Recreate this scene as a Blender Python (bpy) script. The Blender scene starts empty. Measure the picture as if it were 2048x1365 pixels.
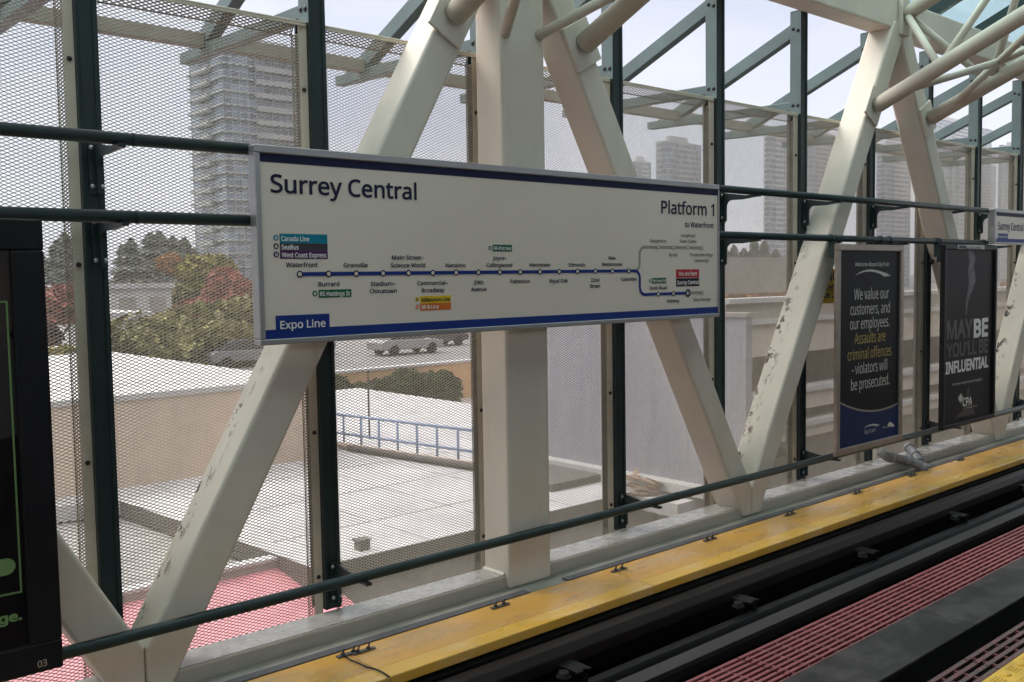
import bpy, math, os, random
import numpy as np
from mathutils import Vector, Matrix

random.seed(7)
rng = np.random.default_rng(7)
SC = bpy.context.scene
COL = SC.collection
R_ = math.radians

# ------------------------------------------------------------------ camera
# World: X runs along the station wall, +Y away from the viewer, Z up, camera height is z = 0.
F_PX, YAW, PIT, ROL = 1896.05, R_(41.2578), R_(-3.77246), R_(-0.91262)
cy_, sy_ = math.cos(YAW), math.sin(YAW)
fwd = np.array([sy_ * math.cos(PIT), cy_ * math.cos(PIT), math.sin(PIT)])
rt0 = np.array([cy_, -sy_, 0.0]); up0 = np.cross(rt0, fwd)
rt = math.cos(ROL) * rt0 + math.sin(ROL) * up0
up = -math.sin(ROL) * rt0 + math.cos(ROL) * up0
cam = bpy.data.cameras.new('camera'); cam_o = bpy.data.objects.new('camera', cam); COL.objects.link(cam_o)
cam.sensor_width = 36.0; cam.sensor_fit = 'HORIZONTAL'; cam.lens = F_PX / 2048 * 36
cam.clip_start = 0.05; cam.clip_end = 6000
M3 = Matrix(((rt[0], up[0], -fwd[0]), (rt[1], up[1], -fwd[1]), (rt[2], up[2], -fwd[2])))
cam_o.matrix_world = M3.to_4x4()
SC.camera = cam_o

def ray(x, y): return rt * (x - 1024) / F_PX - up * (y - 682.5) / F_PX + fwd
def UZ(x, y, z): d = ray(x, y); return d * z / d[2]
def UY(x, y, Y): d = ray(x, y); return d * Y / d[1]
def UX(x, y, X): d = ray(x, y); return d * X / d[0]

# ------------------------------------------------------------------ sky, sun, exposure
SUN_EL, SUN_AZ = 48.0, -28.0          # azimuth from +Y towards +X
w = bpy.data.worlds.new('World'); SC.world = w; w.use_nodes = True
nt = w.node_tree; bg = nt.nodes['Background']
sky = nt.nodes.new('ShaderNodeTexSky'); sky.sky_type = 'NISHITA'; sky.sun_disc = False
sky.sun_elevation = R_(SUN_EL); sky.sun_rotation = R_(SUN_AZ)
tc = nt.nodes.new('ShaderNodeTexCoord')
mp = nt.nodes.new('ShaderNodeMapping'); mp.inputs['Scale'].default_value = (1.0, 1.0, 2.4)
nz = nt.nodes.new('ShaderNodeTexNoise'); nz.inputs['Scale'].default_value = 2.6; nz.inputs['Detail'].default_value = 7
nz.inputs['Roughness'].default_value = 0.55
cr = nt.nodes.new('ShaderNodeValToRGB')
cr.color_ramp.elements[0].position = 0.32; cr.color_ramp.elements[0].color = (2.95, 3.1, 3.75, 1)
cr.color_ramp.elements[1].position = 0.66; cr.color_ramp.elements[1].color = (4.1, 4.1, 4.3, 1)
mx = nt.nodes.new('ShaderNodeMix'); mx.data_type = 'RGBA'; mx.inputs[0].default_value = 0.9
nt.links.new(tc.outputs['Generated'], mp.inputs['Vector']); nt.links.new(mp.outputs[0], nz.inputs['Vector'])
nt.links.new(nz.outputs[0], cr.inputs[0])
nt.links.new(sky.outputs[0], mx.inputs[6]); nt.links.new(cr.outputs[0], mx.inputs[7])
sx_ = nt.nodes.new('ShaderNodeSeparateXYZ'); nt.links.new(tc.outputs['Generated'], sx_.inputs[0])
cz = nt.nodes.new('ShaderNodeCombineXYZ')          # an overcast sky is several times brighter overhead, and a little warmer there
for ch, top in enumerate((4.95, 4.65, 4.2)):
    ov = nt.nodes.new('ShaderNodeMapRange'); ov.inputs[1].default_value = 0.34; ov.inputs[2].default_value = 0.95; ov.inputs[3].default_value = 1.0; ov.inputs[4].default_value = top
    nt.links.new(sx_.outputs[2], ov.inputs[0]); nt.links.new(ov.outputs[0], cz.inputs[ch])
vm = nt.nodes.new('ShaderNodeVectorMath'); vm.operation = 'MULTIPLY'; nt.links.new(mx.outputs[2], vm.inputs[0]); nt.links.new(cz.outputs[0], vm.inputs[1])
nt.links.new(vm.outputs[0], bg.inputs['Color']); bg.inputs['Strength'].default_value = 0.1
sl = bpy.data.lights.new('sun', 'SUN'); sl.energy = 1.5; sl.angle = R_(30); sl.color = (1.0, 0.95, 0.88)
so = bpy.data.objects.new('sun', sl); COL.objects.link(so)
sd = Vector((math.sin(R_(SUN_AZ)) * math.cos(R_(SUN_EL)), math.cos(R_(SUN_AZ)) * math.cos(R_(SUN_EL)), math.sin(R_(SUN_EL))))
so.rotation_euler = (-sd).to_track_quat('-Z', 'Y').to_euler()
SC.view_settings.view_transform = 'Standard'; SC.view_settings.look = 'None'
SC.view_settings.gamma = 1; SC.view_settings.use_curve_mapping = False
SC.view_settings.exposure = 1.25
SC.cycles.max_bounces = 10; SC.cycles.diffuse_bounces = 5; SC.cycles.transparent_max_bounces = 12
SC.cycles.sample_clamp_indirect = 6

# ------------------------------------------------------------------ materials
def mat(name, col, rough=0.6, metal=0.0, var=0.12, scale=3.0, stretch=(1, 1, 1), bump=0.0, col2=None, spec=0.5, rvar=0.0, detail=6):
    m = bpy.data.materials.new(name); m.use_nodes = True; t = m.node_tree; b = t.nodes['Principled BSDF']
    c1 = (*col, 1); c2 = (*(col2 if col2 else tuple(max(0, c * (1 - var * 2)) for c in col)), 1)
    tx = t.nodes.new('ShaderNodeTexCoord'); ma = t.nodes.new('ShaderNodeMapping'); ma.inputs['Scale'].default_value = stretch
    n = t.nodes.new('ShaderNodeTexNoise'); n.inputs['Scale'].default_value = scale; n.inputs['Detail'].default_value = detail
    n.inputs['Roughness'].default_value = 0.6
    r = t.nodes.new('ShaderNodeValToRGB'); r.color_ramp.elements[0].position = 0.35; r.color_ramp.elements[1].position = 0.68
    r.color_ramp.elements[0].color = c2; r.color_ramp.elements[1].color = c1
    t.links.new(tx.outputs['Object'], ma.inputs[0]); t.links.new(ma.outputs[0], n.inputs['Vector'])
    t.links.new(n.outputs[0], r.inputs[0]); t.links.new(r.outputs[0], b.inputs['Base Color'])
    b.inputs['Roughness'].default_value = rough; b.inputs['Metallic'].default_value = metal
    b.inputs['Specular IOR Level'].default_value = spec
    if rvar:
        mr = t.nodes.new('ShaderNodeMapRange'); mr.inputs[1].default_value = 0.4; mr.inputs[2].default_value = 0.62
        mr.inputs[3].default_value = rough; mr.inputs[4].default_value = max(0.03, rough - rvar)
        n2 = t.nodes.new('ShaderNodeTexNoise'); n2.inputs['Scale'].default_value = scale * 0.7; n2.inputs['Detail'].default_value = 5
        t.links.new(ma.outputs[0], n2.inputs['Vector']); t.links.new(n2.outputs[0], mr.inputs[0]); t.links.new(mr.outputs[0], b.inputs['Roughness'])
    if bump:
        bp = t.nodes.new('ShaderNodeBump'); bp.inputs['Strength'].default_value = bump; bp.inputs['Distance'].default_value = 0.02
        t.links.new(n.outputs[0], bp.inputs['Height']); t.links.new(bp.outputs[0], b.inputs['Normal'])
    return m

def spots(m, col, lo, hi, scale=9.0, thr=0.62, soft=0.03, axis='Z', stretch=(1, 1, 1), ylo=None):
    """irregular chips or stains of another colour where the object coordinate lies in [lo, hi]"""
    t = m.node_tree; b = t.nodes['Principled BSDF']; old = b.inputs['Base Color'].links[0].from_socket
    tx = t.nodes.new('ShaderNodeTexCoord'); ma = t.nodes.new('ShaderNodeMapping'); ma.inputs['Scale'].default_value = stretch
    n = t.nodes.new('ShaderNodeTexNoise'); n.inputs['Scale'].default_value = scale; n.inputs['Detail'].default_value = 9
    n.inputs['Roughness'].default_value = 0.68
    t.links.new(tx.outputs['Object'], ma.inputs[0]); t.links.new(ma.outputs[0], n.inputs['Vector'])
    a = t.nodes.new('ShaderNodeMapRange'); a.inputs[1].default_value = thr; a.inputs[2].default_value = thr + soft
    t.links.new(n.outputs[0], a.inputs[0])
    s = t.nodes.new('ShaderNodeSeparateXYZ'); t.links.new(tx.outputs['Object'], s.inputs[0])
    g1 = t.nodes.new('ShaderNodeMapRange'); g1.inputs[1].default_value = hi; g1.inputs[2].default_value = lo
    t.links.new(s.outputs[axis], g1.inputs[0])
    k = t.nodes.new('ShaderNodeMath'); k.operation = 'MULTIPLY'; t.links.new(a.outputs[0], k.inputs[0]); t.links.new(g1.outputs[0], k.inputs[1])
    if ylo is not None:
        g2 = t.nodes.new('ShaderNodeMapRange'); g2.inputs[1].default_value = ylo[0]; g2.inputs[2].default_value = ylo[1]
        t.links.new(s.outputs['Y'], g2.inputs[0]); k2 = t.nodes.new('ShaderNodeMath'); k2.operation = 'MULTIPLY'
        t.links.new(k.outputs[0], k2.inputs[0]); t.links.new(g2.outputs[0], k2.inputs[1]); k = k2
    x = t.nodes.new('ShaderNodeMix'); x.data_type = 'RGBA'; x.inputs[7].default_value = (*col, 1)
    t.links.new(k.outputs[0], x.inputs[0]); t.links.new(old, x.inputs[6]); t.links.new(x.outputs[2], b.inputs['Base Color'])
    return m

def plain(name, col, rough=0.5, metal=0.0, spec=0.18): return mat(name, col, rough, metal, var=0.04, scale=8, spec=spec)

CREAM = mat('cream_paint', (0.63, 0.59, 0.50), 0.52, spec=.3, var=0.07, scale=2.2, stretch=(1, 1, .5))
spots(CREAM, (0.41, 0.36, 0.28), -9, 9, scale=5, thr=0.64, soft=0.2, stretch=(1, 1, .35))
spots(CREAM, (0.20, 0.16, 0.12), -9, 9, scale=26, thr=0.70, soft=0.03)
spots(CREAM, (0.42, 0.33, 0.22), -9, 9, scale=3.5, thr=0.60, soft=0.12, stretch=(1.6, 1.6, .18))
CHIP = mat('cream_paint_chipped', (0.63, 0.59, 0.50), 0.52, spec=.3, var=0.07, scale=2.2, stretch=(1, 1, .5))
spots(CHIP, (0.055, 0.04, 0.036), -.5, 0.5, scale=11, thr=0.535, soft=0.03, stretch=(.8, .8, .45), ylo=(4.655, 4.74))
spots(CHIP, (0.07, 0.05, 0.045), -1.2, 0.9, scale=14, thr=0.67, soft=0.02, stretch=(.8, .8, .6))
spots(CHIP, (0.36, 0.27, 0.18), -.8, .4, scale=6, thr=0.56, soft=0.12, stretch=(.8, .8, .3), ylo=(4.62, 4.78))
LEDGE_STEEL = mat('worn_cream_ledge', (0.47, 0.45, 0.42), 0.32, var=0.14, scale=14, rvar=0.1)
spots(LEDGE_STEEL, (0.64, 0.62, 0.60), -9, 9, scale=45, thr=0.52, soft=0.2)
BEAMF = mat('grey_cream_beam_paint', (0.45, 0.43, 0.365), 0.4, var=0.06, scale=3)
PANEL = mat('beige_panel_paint', (0.62, 0.56, 0.44), 0.5, var=0.08, scale=6)
MESHM = mat('beige_mesh_paint', (0.41, 0.36, 0.28), 0.5, var=0.1, scale=12)
GREEN = mat('dark_green_paint', (0.014, 0.031, 0.031), 0.42, spec=.35, var=0.12, scale=5)
STRUT = mat('grey_green_paint', (0.10, 0.155, 0.155), 0.5, var=0.1, scale=4)
EAVE = mat('weathered_eave_paint', (0.30, 0.31, 0.26), 0.6, var=0.12, scale=4)
BOLT = plain('bolt_steel', (0.035, 0.032, 0.03), 0.45, 0.0)
BOLTL = plain('bright_bolt_steel', (0.5, 0.5, 0.5), 0.35, 0.8)
ALU = mat('brushed_aluminium', (0.36, 0.36, 0.365), 0.36, 0.6, var=0.06, scale=20, stretch=(.05, 1, 1))
SIGNW = mat('sign_white_face', (0.71, 0.645, 0.555), 0.4, var=0.02, scale=3, spec=.3)
NAVY = plain('sign_navy', (0.010, 0.013, 0.052), 0.5)
BLUE = plain('sign_blue', (0.008, 0.032, 0.20), 0.45)
TXT = plain('lettering_navy', (0.012, 0.014, 0.045), 0.4)
GREYL = plain('lettering_grey', (0.34, 0.315, 0.27), 0.4)
GREYT = plain('lettering_dark_grey', (0.20, 0.19, 0.175), 0.4)
WHITE = plain('lettering_white', (0.78, 0.77, 0.74), 0.4)
TEAL = plain('label_teal', (0.0, 0.20, 0.29), 0.35)
CHAR = plain('label_charcoal', (0.055, 0.05, 0.06), 0.35)
PURP = plain('label_purple', (0.075, 0.02, 0.10), 0.35)
GRN = plain('label_green', (0.006, 0.12, 0.055), 0.35)
YEL = plain('label_yellow', (0.72, 0.50, 0.02), 0.35)
ORG = plain('label_orange', (0.62, 0.16, 0.03), 0.35)
REDL = plain('label_red', (0.45, 0.02, 0.03), 0.35)
BLACK = plain('label_black', (0.012, 0.012, 0.016), 0.4)
POSTER = mat('poster_black', (0.009, 0.009, 0.011), 0.45, var=0.1, scale=3, spec=.12)
POSTW = plain('poster_lettering', (0.55, 0.54, 0.5), 0.45)
POSTY = plain('poster_yellow_lettering', (0.46, 0.33, 0.09), 0.45)
POSTB = mat('poster_blue', (0.008, 0.024, 0.095), 0.45, var=0.15, scale=4, spec=.12)
FRAME_B = mat('poster_frame_beige_metal', (0.36, 0.31, 0.26), 0.35, 0.5, var=0.12, scale=9)
FRAME_K = mat('poster_case_black', (0.010, 0.010, 0.012), 0.4, var=0.15, scale=7, spec=.2)
YSIGN = plain('notice_yellow', (0.85, 0.50, 0.02), 0.5)
YBOARD = mat('yellow_walkway_paint', (0.64, 0.295, 0.035), 0.45, var=0.12, scale=3.2, stretch=(1.0, 2.2, 1), col2=(0.56, 0.31, 0.075), rvar=0.22, bump=0.06, spec=.35)
spots(YBOARD, (0.40, 0.21, 0.03), -9, 9, scale=4.2, thr=0.60, soft=0.02, stretch=(.8, 2.4, 1))
spots(YBOARD, (0.16, 0.10, 0.05), -9, 9, scale=6.5, thr=0.69, soft=0.03, stretch=(.45, 2.6, 1))
spots(YBOARD, (0.46, 0.30, 0.14), -9, 9, scale=2.4, thr=0.46, soft=0.16, stretch=(.7, 2.0, 1))
spots(YBOARD, (0.25, 0.16, 0.08), -9, 9, scale=8, thr=0.555, soft=0.09, stretch=(.35, 2.4, 1))
YNOSE = mat('yellow_nosing_paint', (0.66, 0.35, 0.025), 0.45, var=0.12, scale=2.0, stretch=(.5, 2, 1), col2=(0.60, 0.36, 0.09), rvar=0.2, spec=.3)
spots(YNOSE, (0.62, 0.44, 0.22), -9, 9, scale=3.0, thr=0.49, soft=0.08, stretch=(.4, 2.0, 1))
YTACT = mat('tactile_yellow', (0.66, 0.38, 0.035), 0.5, var=0.15, scale=10)
RUBBER = mat('dark_rubber', (0.085, 0.083, 0.09), 0.6, var=0.15, scale=8)
SILL = mat('grey_green_sill', (0.33, 0.325, 0.275), 0.45, var=0.16, scale=6, stretch=(.4, 2, 1))
spots(SILL, (0.12, 0.11, 0.09), -9, 9, scale=14, thr=0.63, soft=0.06, stretch=(.6, 2, 1))
RAILS = mat('worn_rail_steel', (0.042, 0.038, 0.036), 0.5, 0.0, spec=.3, var=0.12, scale=6, stretch=(.1, 1, 1))
RUST = mat('dark_rusty_steel', (0.013, 0.0075, 0.006), 0.5, 0.0, spec=.25, var=0.25, scale=6, stretch=(.3, 1, 1))
PWR = mat('dark_conductor_rail', (0.008, 0.0075, 0.0075), 0.45, 0.0, spec=.25, var=0.2, scale=8, stretch=(.1, 1, 1))
PLATE = mat('stained_reaction_plate', (0.040, 0.036, 0.034), 0.6, 0.0, var=0.25, scale=2.8, rvar=0.15, stretch=(.7, 1.4, 1), spec=.22)
spots(PLATE, (0.13, 0.115, 0.105), -9, 9, scale=3.6, thr=0.48, soft=0.25)
spots(PLATE, (0.02, 0.018, 0.016), -9, 9, scale=7, thr=0.68, soft=0.02)
GRATE = mat('pink_red_grating', (0.31, 0.08, 0.085), 0.6, var=0.12, scale=5)
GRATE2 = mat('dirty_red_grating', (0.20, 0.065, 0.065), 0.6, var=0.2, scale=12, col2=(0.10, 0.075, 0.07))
CROSSB = plain('grating_crossbar', (0.20, 0.065, 0.065), 0.6)
BED = mat('black_track_bed', (0.004, 0.0035, 0.0035), 0.9, spec=.05, var=0.2, scale=4)
PVC = mat('grey_plastic_pipe', (0.21, 0.215, 0.225), 0.4, var=0.1, scale=6)
CONC = mat('platform_concrete', (0.22, 0.21, 0.20), 0.7, var=0.12, scale=6)
DECK = mat('shade_roof_and_wall', (0.22, 0.185, 0.145), 0.7, var=0.05, scale=2)  # for the added roof and wall; warm tone tints the light they bounce
# outside
ROOFW = mat('white_roof_membrane', (0.47, 0.465, 0.455), 0.7, var=0.14, scale=0.7, detail=9)
spots(ROOFW, (0.33, 0.32, 0.30), -99, 99, scale=1.1, thr=0.56, soft=0.12)
ROOFW2 = mat('roof_seam', (0.43, 0.425, 0.415), 0.8)
ROOFG = mat('grey_gravel_roof', (0.27, 0.265, 0.255), 0.85, var=0.16, scale=2.2, detail=10)
TAN = mat('tan_stucco', (0.55, 0.44, 0.345), 0.85, var=0.08, scale=1.5, stretch=(1, 1, .3))
BEIGE = mat('beige_concrete', (0.52, 0.46, 0.38), 0.8, var=0.08, scale=0.8)
GREYW = mat('grey_wall', (0.30, 0.28, 0.25), 0.8, var=0.1, scale=0.7)
DARKW = mat('dark_flashing', (0.10, 0.09, 0.085), 0.7, var=0.12, scale=1.5)
SLATE = mat('blue_grey_metal_siding', (0.27, 0.28, 0.315), 0.55, var=0.1, scale=2.0, stretch=(3, 3, .2))
PINK = mat('red_awning_canvas', (0.56, 0.20, 0.23), 0.8, var=0.12, scale=2.5, detail=9)
BLUEP = plain('blue_railing_paint', (0.24, 0.32, 0.45), 0.6)
ASPH = mat('asphalt_ground', (0.085, 0.085, 0.085), 0.85, var=0.1, scale=0.2)
PAVE = mat('pale_paving', (0.19, 0.185, 0.18), 0.85, var=0.1, scale=0.3)
GLASST = mat('tower_glass', (0.30, 0.36, 0.42), 0.2, 0.0, var=0.2, scale=0.35)
def panes(m, c1, c2, cm, sx=1.5, sz=2.9):
    t = m.node_tree; b = t.nodes['Principled BSDF']; tx = t.nodes.new('ShaderNodeTexCoord'); sp = t.nodes.new('ShaderNodeSeparateXYZ'); t.links.new(tx.outputs['Object'], sp.inputs[0])
    ad = t.nodes.new('ShaderNodeMath'); t.links.new(sp.outputs[0], ad.inputs[0]); t.links.new(sp.outputs[1], ad.inputs[1])
    cb = t.nodes.new('ShaderNodeCombineXYZ'); t.links.new(ad.outputs[0], cb.inputs[0]); t.links.new(sp.outputs[2], cb.inputs[1])
    br = t.nodes.new('ShaderNodeTexBrick'); br.offset = 0; br.inputs['Scale'].default_value = 1; br.inputs['Brick Width'].default_value = sx; br.inputs['Row Height'].default_value = sz
    br.inputs['Mortar Size'].default_value = .09; br.inputs['Color1'].default_value = (*c1, 1); br.inputs['Color2'].default_value = (*c2, 1); br.inputs['Mortar'].default_value = (*cm, 1); br.inputs['Bias'].default_value = -.1
    t.links.new(cb.outputs[0], br.inputs['Vector']); t.links.new(br.outputs[0], b.inputs['Base Color']); b.inputs['Roughness'].default_value = .15; return m
panes(GLASST, (.05, .075, .11), (.22, .28, .35), (.36, .37, .38), 1.9)
SLABT = mat('tower_white_slab', (0.46, 0.455, 0.44), 0.7, var=0.08, scale=0.4)
SLABD = mat('tower_grey_slab', (0.31, 0.315, 0.31), 0.7, var=0.08, scale=0.4)
WINB = mat('window_dark_glass', (0.05, 0.06, 0.07), 0.15, var=0.2, scale=1)
TRUNK = mat('bark', (0.07, 0.055, 0.04), 0.9, var=0.2, scale=8)
def leafm(n, c): return mat(n, c, 0.7, var=0.3, scale=1.2, spec=0.2)
L_CON = leafm('conifer_needles', (0.11, 0.125, 0.095)); L_OLI = leafm('olive_leaves', (0.26, 0.24, 0.095)); L_YEL = leafm('yellow_green_leaves', (0.26, 0.23, 0.05))
L_RED = leafm('red_maple_leaves', (0.36, 0.12, 0.09)); L_ORG = leafm('orange_leaves', (0.42, 0.19, 0.055)); L_GRN = leafm('shrub_leaves', (0.09, 0.125, 0.05))
# tinted roof glass: a plain transparent sheet with a faint gloss
ROOFGL = bpy.data.materials.new('tinted_roof_glass'); ROOFGL.use_nodes = True
_t = ROOFGL.node_tree; _t.nodes.clear(); _o = _t.nodes.new('ShaderNodeOutputMaterial'); _tr = _t.nodes.new('ShaderNodeBsdfTransparent')
_tr.inputs[0].default_value = (0.80, 0.92, 0.915, 1); _g = _t.nodes.new('ShaderNodeBsdfGlossy'); _g.inputs['Roughness'].default_value = 0.05
_m = _t.nodes.new('ShaderNodeMixShader'); _m.inputs[0].default_value = 0.06
_t.links.new(_tr.outputs[0], _m.inputs[1]); _t.links.new(_g.outputs[0], _m.inputs[2]); _t.links.new(_m.outputs[0], _o.inputs[0])

# ------------------------------------------------------------------ mesh helpers
WO = {}      # object -> world origin of its local coordinates
def origin(o): return WO.get(o, np.zeros(3)) if o is not None else np.zeros(3)

class MB:
    def __init__(s): s.v = []; s.f = []; s.m = []; s.sm = []
    def add(s, vs, fs, mi=0, smooth=False):
        n = len(s.v); s.v += [tuple(map(float, p)) for p in vs]
        for f in fs: s.f.append(tuple(i + n for i in f)); s.m.append(mi); s.sm.append(smooth)
        return s
    def box(s, x0, x1, y0, y1, z0, z1, mi=0):
        vs = [(x0, y0, z0), (x1, y0, z0), (x1, y1, z0), (x0, y1, z0), (x0, y0, z1), (x1, y0, z1), (x1, y1, z1), (x0, y1, z1)]
        return s.add(vs, [(0, 3, 2, 1), (4, 5, 6, 7), (0, 1, 5, 4), (1, 2, 6, 5), (2, 3, 7, 6), (3, 0, 4, 7)], mi)
    def prism(s, poly, vec, mi=0, side_mi=None):
        """poly: planar 3D points, extruded by vec"""
        n = len(poly); a = [np.array(p, float) for p in poly]; b = [p + np.array(vec, float) for p in a]
        nrm = sum((np.cross(a[i] - a[0], a[(i + 1) % n] - a[0]) for i in range(1, n - 1)), np.zeros(3))
        flip = np.dot(nrm, vec) > 0
        bot = list(range(n)); top = list(range(n, 2 * n))
        f = [tuple(reversed(bot)) if flip else tuple(bot), tuple(top) if flip else tuple(reversed(top))]
        sd = []
        for i in range(n):
            j = (i + 1) % n; q = (i, j, n + j, n + i); sd.append(q if flip else tuple(reversed(q)))
        s.add(a + b, f, mi); k = len(s.v) - 2 * n
        for i, q in enumerate(sd):
            s.f.append(tuple(x + k for x in q)); s.sm.append(False)
            s.m.append(mi if side_mi is None else (side_mi.get(i, mi)))
        return s
    def xz(s, poly, y0, y1, mi=0, side_mi=None): return s.prism([(x, y0, z) for x, z in poly], (0, y1 - y0, 0), mi, side_mi)
    def yz(s, poly, x0, x1, mi=0): return s.prism([(x0, y, z) for y, z in poly], (x1 - x0, 0, 0), mi)
    def xy(s, poly, z0, z1, mi=0): return s.prism([(x, y, z0) for x, y in poly], (0, 0, z1 - z0), mi)
    def tube(s, path, r, n=12, mi=0, cap=True, r1=None):
        P = [np.array(p, float) for p in path]; rings = []; base = len(s.v)
        for i, p in enumerate(P):
            d = (P[min(i + 1, len(P) - 1)] - P[max(i - 1, 0)]); d /= np.linalg.norm(d) + 1e-12
            a = np.cross(d, (0, 0, 1.0) if abs(d[2]) < 0.9 else (0, 1.0, 0)); a /= np.linalg.norm(a); b = np.cross(d, a)
            rr = r if r1 is None else r + (r1 - r) * i / max(1, len(P) - 1)
            rings.append([p + rr * (math.cos(t) * a + math.sin(t) * b) for t in np.linspace(0, 2 * math.pi, n, endpoint=False)])
        vs = [q for g in rings for q in g]; fs = []
        for i in range(len(P) - 1):
            for k in range(n): fs.append((i * n + k, i * n + (k + 1) % n, (i + 1) * n + (k + 1) % n, (i + 1) * n + k))
        s.add(vs, fs, mi, True)
        if cap:
            s.f.append(tuple(base + k for k in reversed(range(n)))); s.m.append(mi); s.sm.append(False)
            o = base + (len(P) - 1) * n
            s.f.append(tuple(o + k for k in range(n))); s.m.append(mi); s.sm.append(False)
        return s
    def dome(s, c, r, axis, n=8, mi=0, flat=0.6):
        """rounded bolt head standing on c along axis"""
        ax = np.array(axis, float); ax /= np.linalg.norm(ax)
        a = np.cross(ax, (0, 0, 1.0) if abs(ax[2]) < 0.9 else (0, 1.0, 0)); a /= np.linalg.norm(a); b = np.cross(ax, a); c = np.array(c, float)
        vs = []; fs = []
        for i, (rr, h) in enumerate(((1, 0), (1, .35), (.75, .8), (.3, 1))):
            vs += [c + r * rr * (math.cos(t) * a + math.sin(t) * b) + ax * r * flat * h for t in np.linspace(0, 2 * math.pi, n, endpoint=False)]
        for i in range(3):
            for k in range(n): fs.append((i * n + k, i * n + (k + 1) % n, (i + 1) * n + (k + 1) % n, (i + 1) * n + k))
        fs.append(tuple(3 * n + k for k in range(n)))
        return s.add(vs, fs, mi, True)
    def build(s, name, mats, parent=None, bevel=0.0, seg=2):
        me = bpy.data.meshes.new(name); off = origin(parent)
        me.from_pydata([tuple(np.array(p) - off) for p in s.v], [], s.f)
        for mm in (mats if isinstance(mats, (list, tuple)) else [mats]): me.materials.append(mm)
        me.polygons.foreach_set('material_index', s.m); me.polygons.foreach_set('use_smooth', s.sm); me.update()
        o = bpy.data.objects.new(name, me); COL.objects.link(o); WO[o] = off
        if parent is not None: o.parent = parent
        if bevel:
            bv = o.modifiers.new('bevel', 'BEVEL'); bv.width = bevel; bv.segments = seg; bv.limit_method = 'ANGLE'; bv.angle_limit = R_(35)
        return o

def tag(o, label=None, cat=None, group=None, kind=None):
    if label: o['label'] = label
    if cat: o['category'] = cat
    if group: o['group'] = group
    if kind: o['kind'] = kind
    return o
def thing(name, label, cat, loc, group=None):
    o = bpy.data.objects.new(name, None); COL.objects.link(o); o.location = tuple(map(float, loc)); o.empty_display_size = 0.1
    WO[o] = np.array(loc, float)
    return tag(o, label, cat, group)
def kids(o): return [c for c in bpy.data.objects if c.parent == o]
def dup(o, dx, label=None, parent=None):
    c = o.copy(); COL.objects.link(c)
    if parent is not None: c.parent = parent
    else: c.location = tuple(np.array(o.location) + np.array(dx, float))
    WO[c] = origin(o) + np.array(dx, float)
    if label: c['label'] = label
    for ch in kids(o): dup(ch, dx, parent=c)
    return c
def struct(name, mb, mats): return tag(mb.build(name, mats), kind='structure')

# ------------------------------------------------------------------ lettering
FONT = None
try:
    FONT = bpy.data.fonts.load(os.path.join(bpy.utils.system_resource('DATAFILES', path='fonts'), 'NotoSansHebrew-Regular.woff2'))
except Exception:
    FONT = None
_tc = {}
def text_mesh(body, bold, shear=0.0):
    k = (body, bold, shear)
    if k not in _tc:
        c = bpy.data.curves.new('lettering', 'FONT'); c.body = body; c.bevel_depth = bold; c.bevel_resolution = 0; c.shear = shear
        if FONT: c.font = FONT
        o = bpy.data.objects.new('lettering_source', c); COL.objects.link(o)
        bpy.context.view_layer.update()
        me = bpy.data.meshes.new_from_object(o.evaluated_get(bpy.context.evaluated_depsgraph_get()))
        v = np.zeros(len(me.vertices) * 3); me.vertices.foreach_get('co', v); v = v.reshape(-1, 3)
        fs = [tuple(p.vertices) for p in me.polygons]
        bpy.data.objects.remove(o); bpy.data.curves.remove(c); bpy.data.meshes.remove(me)
        _tc[k] = (v, fs)
    return _tc[k]
CAP = 0.714
def letter(body, x0, x1, zb, cap, Y, m, parent, bold=0.012, name='lettering', shear=0.0):
    """lettering on a vertical face at Y, from x0 to x1 with its baseline at zb"""
    v, fs = text_mesh(body, bold, shear); a, b = v[:, 0].min(), v[:, 0].max(); sx = (x1 - x0) / (b - a); sz = cap * 1.048 / CAP
    P = np.stack([x0 + (v[:, 0] - a) * sx, Y - v[:, 2] * .02, zb + v[:, 1] * sz], 1)
    mb = MB(); mb.add(P, fs); return mb.build(name, m, parent)
def rect(x0, x1, z0, z1, Y, m, parent, name, th=0.0015):
    return MB().box(x0, x1, Y, Y + th, z0, z1).build(name, m, parent)
def disc(mb, x, z, r, Y, n=24, r_in=0.0, mi=0):
    if r_in:
        vs = [(x + rr * math.cos(t), Y, z + rr * math.sin(t)) for rr in (r, r_in) for t in np.linspace(0, 2 * math.pi, n, endpoint=False)]
        return mb.add(vs, [(k, (k + 1) % n, n + (k + 1) % n, n + k) for k in range(n)], mi)
    vs = [(x + r * math.cos(t), Y, z + r * math.sin(t)) for t in np.linspace(0, 2 * math.pi, n, endpoint=False)]
    return mb.add(vs, [tuple(range(n))], mi)
def flat(poly, Y, m, parent, name):
    return MB().add([(x, Y, z) for x, z in poly], [tuple(range(len(poly)))]).build(name, m, parent)

# =================================================================== the station
SP, MX0 = 1.2512, 1.587                     # wall post spacing, right face of post 0
Y_POST, Y_COL, ZL = 4.80, 4.525, -1.916     # post front, column front, top of the floor beam
XA, XB = -9.0, 22.0
ordw = ['first', 'second', 'third', 'fourth', 'fifth', 'sixth', 'seventh', 'eighth', 'ninth', 'tenth', 'eleventh', 'twelfth']

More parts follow.
